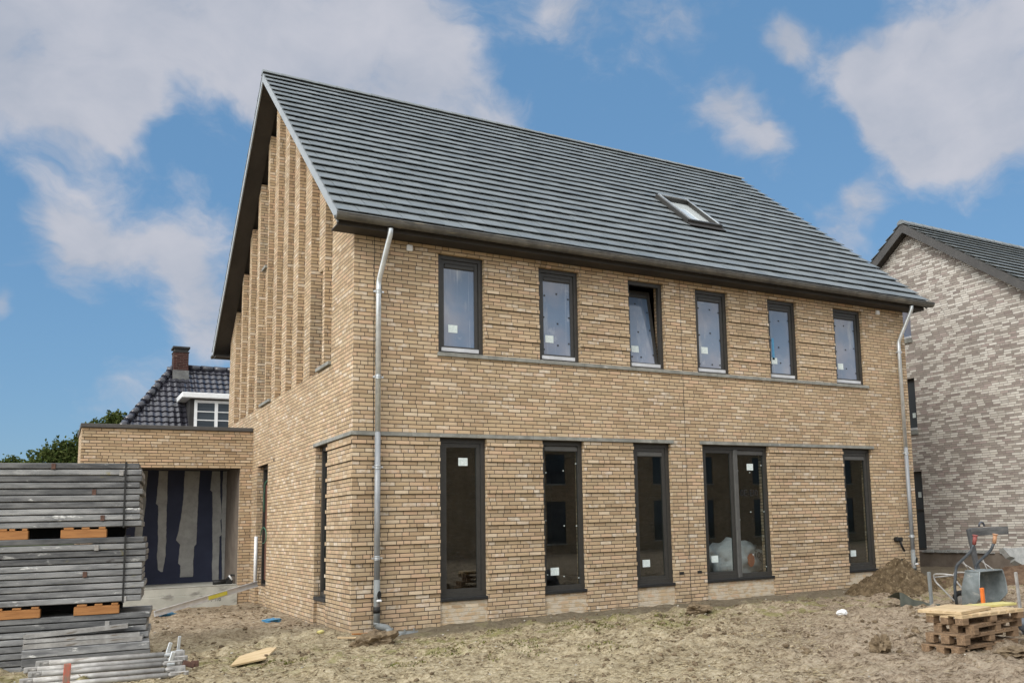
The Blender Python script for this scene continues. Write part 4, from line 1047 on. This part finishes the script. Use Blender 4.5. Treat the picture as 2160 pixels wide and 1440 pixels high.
# scraps of wood by the corner
for i, (x, y, L_, rz, lb_) in enumerate([(.10,-.42,.42,12,'thin orange lath against the foot of the house corner'),(-.22,-.88,.40,-10,'broken wood splinter beside the earth clump')]):
    mb = MB(); mb.bbox(-L_/2,L_/2,-.03,.03,0,.022,.003); o = mb.build('wood_scrap', M['wood_orange'] if i == 0 else M['wood']); o.location = (x,y,g1(x,y)+.03); o.rotation_euler = (0,R(4),R(rz)); tag(o, lb_, 'wood scrap', 'wood scraps at the corner')
# earth clumps
for i, (x, y, sx, sy, sz, lb_) in enumerate([(-.10,-1.50,.23,.16,.135,'brown clump of earth and roots at the foot of the left downpipe'),(4.96,-1.66,.17,.14,.09,'dark clod with grass at the edge of the sandy strip'),
        (3.98,-6.22,.10,.09,.12,'upright dark clod left of the pallets'),(4.9,-7.2,.22,.15,.05,'flat dark clod in front of the pallets')]):
    mb = MB(); mb.bm(blob(1, sx, sy, sz, 40+i, 4, .55), 0, None, False); o = mb.build('earth_clump', M['clod']); o.location = (x,y,g1(x,y)+sz*.45); tag(o, lb_, 'earth clump', 'clumps of earth')
mb = MB(); mb.bm(blob(1, .09,.07,.045, 77, 3, .3)); o = mb.build('white_stone', M['white']); o.location = (6.18,-3.53,g1(6.18,-3.53)+.03); tag(o, 'white stone lying alone on the bare ground', 'stone')
mb = MB(); mb.bm(blob(1, .05,.04,.025, 78, 3, .3)); o = mb.build('yellow_stone', M['yellow_ply']); o.location = (-.45,-.1,g1(-.45,-.1)+.02); tag(o, 'small yellow scrap on the ground by the house corner', 'scrap')

# soil heap by the right corner
hp = MB(); nn = 150; hx, hy = np.meshgrid(np.linspace(-1.9,2.3,nn), np.linspace(-1.2,1.0,nn))
def heapz(x, y):
    r1 = np.hypot((x+.35)/1.05, (y-.05)/.85); r2 = np.hypot((x-1.0)/1.2, (y+.1)/.75)
    h = np.maximum(.62*np.clip(1-r1,0,1)**.9, .30*np.clip(1-r2,0,1)**.7)
    nz_ = fbm(x+20,y+20,3.,4,3)-.5; nf = fbm(x+20,y+20,9.,5,8)-.5
    return np.where(h > 0, h*(1+.9*nz_)+ .26*nf*np.clip(h*8,0,1), -.10)
hz = heapz(hx, hy)
hp.mesh([(hx[j,i], hy[j,i], hz[j,i]) for j in range(nn) for i in range(nn)], [(j*nn+i, j*nn+i+1, (j+1)*nn+i+1, (j+1)*nn+i) for j in range(nn-1) for i in range(nn-1)], 0, True)
o = hp.build('soil_heap', M['soil'], recalc=False); o.location = (10.45,-1.15,.02); tag(o, 'heap of brown soil against the right end of the facade', 'soil heap')
hp = MB(); nn = 70; hx, hy = np.meshgrid(np.linspace(-3.2,3.2,nn), np.linspace(-.9,.9,nn))
h = .42*np.clip(1-np.abs(hx)/3.1,0,1)**.4*np.clip(1-(hy/.85)**2,0,1)*(1+.7*(fbm(hx+9,hy+9,2.4,4,5)-.5)) + .09*(fbm(hx+9,hy+9,11.,3,15)-.5) - .06
hp.mesh([(hx[j,i], hy[j,i], h[j,i]) for j in range(nn) for i in range(nn)], [(j*nn+i, j*nn+i+1, (j+1)*nn+i+1, (j+1)*nn+i) for j in range(nn-1) for i in range(nn-1)], 0, True)
o = hp.build('soil_heap', M['soil_red'], recalc=False); o.location = (13.1,-1.9,.02); o.rotation_euler = (0,0,R(-22)); tag(o, 'low dark reddish soil bank behind the wheelbarrow', 'soil heap')

# ------------------------------------------------------------------ pallets
PL, PW = 1.08, .47
def pallet(ox, oy, z, rz, label, up=True, mat='wood_dark', h=.105):
    t = tag(empty('wooden_pallet', (ox, oy, z), R(rz)), label, 'pallet', 'wooden pallets stacked')
    mb = MB(); n = 7; qq = random.Random(label)
    zt_ = h-.018 if up else 0
    for k in range(n):
        x0 = -PL/2+(PL-.115)*k/(n-1); mb.bbox(x0, x0+.115, -PW/2+qq.uniform(-.004,.004), PW/2+qq.uniform(-.004,.004), zt_, zt_+.018, .002)
    (mb.build('top_board' if up else 'deck_board', M['wood'] if mat == 'wood' else M[mat], t))
    mb = MB()
    za = h-.037 if up else .0185
    for yy in (-PW/2, -.05, PW/2-.10): mb.bbox(-PL/2, PL/2, yy, yy+.10, za, za+.018, .002)
    mb.build('stringer', M[mat], t)
    b0, b1 = (.0, h-.038) if up else (.038, h)
    for yy in (-PW/2, -.05, PW/2-.10):
        for xx in (-PL/2, -.05, PL/2-.10):
            bb = MB(); bb.bbox(xx, xx+.10, yy, yy+.10, b0+.0005, b1, .003); bb.build('block', M['wood_dark'], t)
PX, PY = 5.02, -6.62
pallet(PX-.05, PY+.01, .00, 3, 'lowest pallet of the stack, standing on nine blocks on the mud')
pallet(PX-.01, PY+.0, .121, 6, 'second pallet from the ground with dark weathered boards')
pallet(PX+.14, PY+.03, .213, 9, 'third pallet from the ground, set in from the left end')
pallet(PX+.06, PY+.0, .3195, 1, 'topmost pallet of the stack with pale fresh boards', True, 'wood')
mb = MB(); mb.bbox(-.42,.30,-.24,.26,0,.02,.003)
for k in range(6): mb.bbox(-.418+.12*k,-.418+.12*k+.114,-.24,.26,.0205,.034,.002)
o = mb.build('board_panel', M['wood']); o.location = (PX-.10,PY+.10,.427); o.rotation_euler = (0,0,R(12)); tag(o, 'pale board panel lying on top of the pallet stack', 'board')
mb = MB(); mb.bbox(-.36,.36,-.10,.10,0,.028,.003); o = mb.build('yellow_board', M['yellow_ply']); o.location = (PX+.50,PY+.16,.427); o.rotation_euler = (0,0,R(-6)); tag(o, 'yellow board lying at the back of the pallet stack', 'board')

# ------------------------------------------------------------------ wheelbarrow tipped up on its nose
wbx, wby = 9.30, -3.40
t = tag(empty('wheelbarrow', (wbx, wby, .0), R(-88)), 'galvanised wheelbarrow standing upright on its nose behind the pallets', 'wheelbarrow')
# local axes: x right in the picture, y away, z up. tray opens to the right
tr = MB(); ns, nh = 18, 14; vs = []
for j in range(nh+1):
    s = j/nh; z = .0+.56*s
    wd = .30+.06*math.sin(s*3.1); dep = .44*(1-.30*s)*(.55+.45*min(1,s*3))
    for i in range(ns+1):
        tt = -1+2*i/ns
        y = wd*math.copysign(min(1,abs(tt)*1.35), tt); k = max(0, abs(tt)-.74)/.26
        x = -.02+.10*s + dep*k
        if abs(tt) <= .74: x += .03*(abs(tt)/.74)**4
        vs.append((x, y, z))
fs = [(j*(ns+1)+i, j*(ns+1)+i+1, (j+1)*(ns+1)+i+1, (j+1)*(ns+1)+i) for j in range(nh) for i in range(ns)]
tr.mesh(vs, fs, 0, True)
topc = [vs[nh*(ns+1)+i] for i in range(ns+1)]; tr.face(topc); tr.face([vs[i] for i in range(ns+1)])
tr.tube(topc + [topc[0]], .012, 6)
tr.tube([vs[j*(ns+1)] for j in range(nh+1)], .012, 6); tr.tube([vs[j*(ns+1)+ns] for j in range(nh+1)], .012, 6)
tr.build('tray', M['tray'], t, recalc=False)
for s, gm in ((-1,'grip_red'),(1,'grip_orange')):
    y = .27*s; dx = .0 if s < 0 else .02
    mb = MB(); mb.tube(arc_pts([(-.18,y*.6,-.05),(-.12,y,.30),(-.06,y,.64),(.24,y,.88),(.31,y,1.02)], .06), .024, 10); rail = mb.build('handle_rail', M['barrow_frame'], t)
    mb = MB(); mb.tube([(.305,y,.99),(.335,y,1.13)], [.031,.033], 10); mb.tube([(.335,y,1.128),(.338,y,1.14)], .045, 10); lab(mb.build('grip', M[gm], rail), 'worn red grip' if s < 0 else 'faded orange grip')
    mb = MB(); mb.tube([(.06,y,.74),(.16,y*.9,.55)], .009, 6); mb.tube([(.02,y,.71),(.30,y*.86,.55)], .009, 6); mb.build('brace_rod', M['galv_dull'], t)
    mb = MB(); mb.tube(arc_pts([(-.08,y,.48),(-.34,y,.50),(-.52,y*1.0,.49),(-.50,y,.38),(-.18,y*.8,.06)], .06), .015, 8); mb.build('leg', M['galv_dull'], t)
mb = MB(); mb.tube([(-.50,-.27,.44),(-.50,.27,.44)], .013, 8); mb.build('leg_bar', M['galv_dull'], t)
mb = MB()
wc = Vector((-.20,0,.05)); rr_ = .13
mb.tube([wc+Vector((math.cos(a_)*rr_,0,math.sin(a_)*rr_)) for a_ in [2*math.pi*k/24 for k in range(25)]], .045, 10, cap=False); wh = mb.build('wheel', M['black'], t)
mb = MB(); mb.tube([wc+Vector((0,-.05,0)), wc+Vector((0,.05,0))], .05, 12); mb.tube([wc+Vector((0,-.012,0)), wc+Vector((0,.012,0))], .10, 20); mb.build('rim', M['galv_dull'], wh)

# steel lifting frame behind, stakes
t = tag(empty('steel_trestle', (11.0,-2.2,0), R(-4)), 'dark steel lifting frame with a ring behind the wheelbarrow', 'steel frame')
mb = MB(); mb.bbox(-.05,.05,-.03,.03,0,1.22,.006,0,Matrix.Translation((.18,0,0)) @ Matrix.Rotation(R(-11),4,'Y')); mb.build('post', M['steel_dark'], t)
mb = MB(); mb.bbox(-.02,.98,-.04,.04,1.07,1.22,.006); mb.build('beam', M['deck'], t)
mb = MB(); mb.tube([(.30+.07*math.cos(a_),0,1.24+.08*math.sin(a_)) for a_ in [math.pi*k/10 for k in range(11)]], .018, 8); mb.build('ring', M['bag_dark'], t)
SG = 'stakes around the pallets'
for nm, x, y, z1, w_, mt, lb_, cat in (('wooden_stake',8.30,-3.40,.58,.05,'pvc','grey wooden stake standing left of the wheelbarrow','stake'),('orange_stake',8.77,-4.0,.33,.055,'orange_paint','bright orange stake in front of the wheelbarrow tray','stake'),('steel_post',6.52,-6.2,.76,.036,'galv_dull','grey steel post rising at the right end of the pallets','post')):
    mb = MB(); mb.bbox(-w_/2,w_/2,-w_*.4,w_*.4,-.3,z1,.004,0,Matrix.Rotation(R(-1.5 if nm != 'steel_post' else -4),4,'Y')); o = mb.build(nm, M[mt]); o.location = (x,y,0); tag(o, lb_, cat, SG)
# rubber sheet, concrete slab, dark bag
mb = MB(); nn = 14; vs = []
for j in range(6):
    for i in range(nn+1):
        s = i/nn; y_ = (j-2.5)*.07; hh = .26*(1-s)**1.6*(1-.35*(j/5)) + .015*math.sin(s*14+j)
        vs.append((-.35+.95*s+.02*j, y_, max(.0,hh)+.02))
mb.mesh(vs, [(j*(nn+1)+i, j*(nn+1)+i+1, (j+1)*(nn+1)+i+1, (j+1)*(nn+1)+i) for j in range(5) for i in range(nn)], 0, True)
mb.mesh([*vs[:nn+1], *[(v[0], v[1]-.005, 0) for v in vs[:nn+1]]], [(i,i+1,i+nn+2,i+nn+1) for i in range(nn)])
o = mb.build('rubber_sheet', M['tarp'], recalc=False); o.location = (8.18,-3.0,g1(8.18,-3.)-.01); tag(o, 'curled grey green rubber sheet at the foot of the soil heap', 'rubber sheet')
mb = MB(); mb.prism([(-.55,0,.12),(-.50,0,.18),(-.62,0,.22),(-.72,0,.42),(-.5,0,.40),(.9,0,.46),(.9,0,.02),(-.35,0,.0)], (0,.14,0)); o = mb.build('concrete_slab', M['rubble']); o.location = (14.35,-1.25,.36); o.rotation_euler = (R(-24),0,R(-10)); tag(o, 'broken grey concrete slab propped at the right edge', 'concrete slab')
mb = MB(); mb.bm(blob(1,.34,.26,.26,91,4,.35),0,None,True); o = mb.build('dark_bag', M['bag_dark']); o.location = (6.62,-6.45,.12); tag(o, 'dark blue grey bag at the right edge beside the pallets', 'bag')
# white bag inside the double window
t = tag(empty('builders_bag', (7.62,.72,.37), R(4)), 'big white builders bag lying inside the double window', 'bag')
mb = MB(); mb.bm(blob(1,.72,.36,.37,55,4,.28),0,Matrix.Translation((0,0,.36)),True); mb.build('sack', M['sack'], t)
mb = MB(); mb.mesh([(.16+.10*math.cos(a_),-.372,.34+.13*math.sin(a_)) for a_ in [2*math.pi*k/16 for k in range(16)]], [tuple(range(16))]); mb.build('print', M['sack_orange'], t, recalc=False)
text_obj('lettering', 'TONG', .17, Matrix.Translation((.44,-.36,.40)) @ Matrix.Rotation(R(14),4,'Y') @ Matrix.Rotation(R(14),4,'Z') @ RX, M['black'], t)

# ------------------------------------------------------------------ ground cover: straw, clods, weeds
q = np.random.default_rng(4)
def scatter(name, n, fn, mat, label, cat):
    V = []; F = []; k = 0
    for i in range(n):
        r_ = fn(i)
        if r_ is None: continue
        vs, fs = r_; V += vs; F += [tuple(k+a_ for a_ in f) for f in fs]; k += len(vs)
    me = bpy.data.meshes.new(name); me.from_pydata(V, [], F); me.materials.append(mat); me.update()
    o = bpy.data.objects.new(name, me); col.objects.link(o); stuff(o, label, cat); return o
def pos(n):
    # denser near the camera side of the visible ground
    x = q.uniform(-4.6, 12.0, n); y = q.uniform(-9.0, 7.6, n)
    return x, y
def free(x, y):
    if x > -.02 and y > -.03: return False
    if -4.6 < x < -2.6 and -1.3 < y < -.3: return False
    return True
NS_ = 52000
sx = q.uniform(-4.6, 10.5, NS_); sy = np.where(q.random(NS_) < .8, q.uniform(-8.6, -.9, NS_), q.uniform(-1., 7.5, NS_))
sz = gh(sx, sy); dens = fbm(sx, sy, .9, 3, 44)
def straw(i):
    x, y = sx[i], sy[i]
    if not free(x, y) or (y > -1.2 and x > 0) or (y > -.9 and q.random() < .6): return None
    if dens[i] < .42 and q.random() < .7: return None
    if x*.55-y*.45 > 4.6 and q.random() < .8: return None
    L_ = q.uniform(.02,.085); w_ = q.uniform(.005,.014); a_ = q.uniform(0,6.28); up = q.uniform(-.25,.45); z = sz[i]+.006
    c_, s_ = math.cos(a_)*L_/2, math.sin(a_)*L_/2; px, py = -math.sin(a_)*w_/2, math.cos(a_)*w_/2; dz = up*L_/2
    return [(x-c_-px,y-s_-py,z),(x-c_+px,y-s_+py,z),(x+c_+px,y+s_+py,z+dz+.004),(x+c_-px,y+s_-py,z+dz)], [(0,1,2,3)]
scatter('straw_litter', NS_, straw, M['straw'], 'dry straw and chips trodden into the bare ground', 'straw')
ico = bmesh.new(); bmesh.ops.create_icosphere(ico, subdivisions=1, radius=1); iv = [v.co.copy() for v in ico.verts]; ifc = [tuple(v.index for v in f.verts) for f in ico.faces]; ico.free()
NC = 20000
cx = q.uniform(-4.6, 13.0, NC); cy = q.uniform(-8.8, 7.5, NC); cz = gh(cx, cy); cd = fbm(cx, cy, 1.4, 3, 90)
def clod(i):
    x, y = cx[i], cy[i]
    if not free(x, y) or cd[i] < .5: return None
    s = .005 + .030*q.random()**5*(1.4 if x > 3 else 1.)
    if y > -.9 and x > 0: s *= .5
    return [(x+v.x*s*q.uniform(.7,1.4), y+v.y*s*q.uniform(.7,1.4), cz[i]+s*.2+v.z*s*q.uniform(.5,.9)) for v in iv], ifc
scatter('earth_crumbs', NC, clod, M['clod'], 'loose crumbs of earth scattered on the ground', 'earth')
def peb(i):
    x, y = cx[-i-1]+.13, cy[-i-1]-.07
    if not free(x, y) or i % 3: return None
    s = .005+.011*q.random()**3; z = g1(x,y)
    return [(x+v.x*s*q.uniform(.7,1.4), y+v.y*s*q.uniform(.7,1.4), z+s*.3+v.z*s*.7) for v in iv], ifc
scatter('gravel_bits', 5200, peb, M['pebble'], 'pale stone chips scattered on the ground', 'gravel')
weeds = [(-1.35,-2.15,.22),(-1.5,-2.35,.15),(.35,-2.75,.20),(.75,-2.70,.16),(1.35,-2.75,.24),(2.3,-2.55,.26),(1.7,-1.5,.22),(2.6,-1.7,.3),(3.4,-1.5,.25),(2.9,-2.2,.3),(4.3,-1.75,.2),(3.9,-2.6,.3),(.9,-3.6,.3),(-.3,-3.2,.2),(1.9,-3.9,.3),(4.9,-1.6,.18)]
wl = []
for (x, y, r_) in weeds:
    for k in range(int(110*r_/.22)):
        a_ = q.uniform(0,6.28); d_ = r_*math.sqrt(q.random()); wl.append((x+d_*math.cos(a_)*1.3, y+d_*math.sin(a_)*.8))
def weed(i):
    x, y = wl[i]; z = g1(x,y); h_ = q.uniform(.008,.032); a_ = q.uniform(0,6.28); w_ = q.uniform(.004,.011); l_ = q.uniform(.2,1.4)
    dx, dy = math.cos(a_)*h_*l_, math.sin(a_)*h_*l_; px, py = -math.sin(a_)*w_, math.cos(a_)*w_
    return [(x-px,y-py,z),(x+px,y+py,z),(x+px*.6+dx*.6,y+py*.6+dy*.6,z+h_*.8),(x+dx,y+dy,z+h_)], [(0,1,2,3)]
scatter('weeds', len(wl), weed, M['weed'], 'sparse green weeds and moss on the ground', 'weeds')

# ------------------------------------------------------------------ sky, sun
CL=[(-0.0217,0.8942,0.4472,0.109,1.00),(0.0909,0.8759,0.4738,0.116,1.00),(0.2144,0.8438,0.4919,0.107,1.00),(0.3002,0.8124,0.4998,0.081,1.00),(0.1603,0.8805,0.4461,0.056,0.80),(0.2624,0.8453,0.4654,0.062,0.80),(-0.0266,0.9185,0.3944,0.085,1.00),(0.0184,0.9216,0.3877,0.053,1.00),(0.0439,0.9222,0.3842,0.036,0.90),(0.0237,0.9568,0.2898,0.063,0.80),(-0.0022,0.9642,0.2652,0.053,0.70),(0.0768,0.9573,0.2788,0.051,0.60),(0.1261,0.9450,0.3018,0.071,0.60),(0.1179,0.9665,0.2282,0.057,0.90),(0.1330,0.9724,0.1918,0.043,0.80),(0.0594,0.9888,0.1369,0.051,0.50),(-0.0480,0.9768,0.2087,0.020,0.80),(-0.0302,0.9512,0.3070,0.035,0.30),(0.3119,0.8442,0.4360,0.073,0.70),(0.3676,0.8268,0.4257,0.054,0.70),(0.2387,0.8621,0.4470,0.057,0.60),(0.4036,0.7535,0.5190,0.062,0.60),(0.4712,0.7273,0.4990,0.087,0.35),(0.5290,0.6835,0.5030,0.067,0.30),(0.7272,0.5305,0.4356,0.115,1.00),(0.7697,0.4849,0.4153,0.104,1.00),(0.7044,0.5699,0.4232,0.061,1.00),(0.6663,0.5944,0.4502,0.052,0.60),(0.7574,0.5314,0.3794,0.047,0.90),(0.7220,0.5698,0.3923,0.047,0.80),(0.6205,0.6253,0.4733,0.043,0.70),(0.6051,0.6357,0.4794,0.026,0.70),(0.5969,0.6901,0.4092,0.054,0.65),(0.5710,0.6951,0.4367,0.034,0.55),(0.6163,0.6841,0.3901,0.035,0.50),(0.6990,0.6514,0.2951,0.055,0.60),(0.7073,0.6232,0.3337,0.034,0.60),(0.7879,0.5335,0.3076,0.042,0.35),(0.7390,0.5691,0.3606,0.029,0.35),(0.1929,0.9013,0.3878,0.029,0.20)]
SUN = Vector((-.74,-.42,.58)).normalized()
w = bpy.data.worlds.new('World'); scene.world = w; w.use_nodes = True; nt = w.node_tree; nt.nodes.clear(); g = NT(nt)
dirv = g.vmath('NORMALIZE', g.n('ShaderNodeTexCoord').outputs['Generated'])
sky = g.n('ShaderNodeTexSky', sky_type='NISHITA', sun_disc=False)
sky.sun_elevation = math.asin(SUN.z); sky.sun_rotation = math.atan2(SUN.x, SUN.y); sky.air_density = 1.0; sky.dust_density = .6; sky.ozone_density = 2.0
blue = g.mix(.72, g.mix(1., sky.outputs[0], (.110,.115,.110,1), 'MULTIPLY'), (.093,.220,.405,1))
nw = g.n('ShaderNodeTexNoise', {'Vector': dirv, 'Scale': 7., 'Detail': 4., 'Roughness': .6})
warp = g.vmath('ADD', dirv, g.vmath('MULTIPLY', g.vmath('SUBTRACT', nw.outputs['Color'], (.5,.5,.5)), (.085,.085,.085)))
dens = None
for (x, y, z, r_, wt) in CL:
    dd = g.vmath('DISTANCE', warp, (x,y,z)); v = g.mr(dd, r_*1.30, r_*.05, 0., wt)
    dens = v if dens is None else g.math('ADD', dens, v)
dens = g.math('MINIMUM', dens, 1.3)
fine = g.noise(g.mapping(warp, (1,1,1.6)), 12., 12., .60, .25)
fine2 = g.noise(g.mapping(dirv, (1,1,1.4)), 5., 6., .6)
al = g.mr(g.math('ADD', g.math('MULTIPLY', dens, .80), g.math('MULTIPLY_ADD', fine, 1.6, -.80)), .12, .90)
# broken overcast out of view, made brighter to light the scene
vc = Vector((.42,.86,.30)).normalized()
outside = g.mr(g.vmath('DOT_PRODUCT', dirv, tuple(vc)), .80, .62)
al2 = g.math('MULTIPLY', outside, g.mr(g.math('ADD', fine2, g.math('MULTIPLY', fine, .3)), .50, .72))
shade = g.mr(g.math('ADD', g.math('MULTIPLY', g.noise(dirv, 4.5, 4.), .7), g.math('MULTIPLY', fine, .3)), .36, .66)
cc = g.mix(shade, (.33,.355,.415,1), (.46,.46,.50,1))
sky_c = g.mix(g.math('MULTIPLY', al, .90), blue, cc)
cc2 = g.mix(shade, (1.25,1.27,1.33,1), (2.1,2.07,2.0,1))
lf = g.math('MULTIPLY_ADD', g.vmath('DOT_PRODUCT', dirv, (-1,0,0)), .45, 1.)  # unseen clouds brightened towards the left for more light on the gable
cc2 = g.mix(1., cc2, g.n('ShaderNodeCombineColor', {0: lf, 1: lf, 2: lf}).outputs[0], 'MULTIPLY')
sky_c = g.mix(g.math('MAXIMUM', al2, g.math('MULTIPLY', outside, .35)), sky_c, cc2)
bg = g.n('ShaderNodeBackground', {'Color': sky_c, 'Strength': 1.0}); wo = g.n('ShaderNodeOutputWorld'); nt.links.new(bg.outputs[0], wo.inputs[0])
w.cycles.sampling_method = 'MANUAL'; w.cycles.sample_map_resolution = 1024

sd = bpy.data.lights.new('sun', 'SUN'); sd.energy = 1.25; sd.angle = R(22); sd.color = (1.,.95,.88)
so = bpy.data.objects.new('sun', sd); col.objects.link(so); so.rotation_euler = SUN.to_track_quat('Z','Y').to_euler(); so.location = (0,0,30)

# ------------------------------------------------------------------ camera
cd_ = bpy.data.cameras.new('camera'); cam = bpy.data.objects.new('camera', cd_); col.objects.link(cam)
cam.location = (-3.75508739,-13.2807270,1.50108462); cam.rotation_euler = (1.70034479,.0263047344,-.545254273)
cd_.sensor_width = 36; cd_.sensor_fit = 'HORIZONTAL'; cd_.lens = 36*1909.0085/2160
cd_.shift_x = (1080-1274.078)/2160; cd_.shift_y = (852.465-720)/2160
cd_.clip_end = 3000; cd_.clip_start = .05
scene.camera = cam
scene.view_settings.view_transform = 'Standard'; scene.view_settings.look = 'None'; scene.view_settings.gamma = 1; scene.view_settings.exposure = .40
scene.cycles.max_bounces = 8; scene.cycles.use_denoising = True
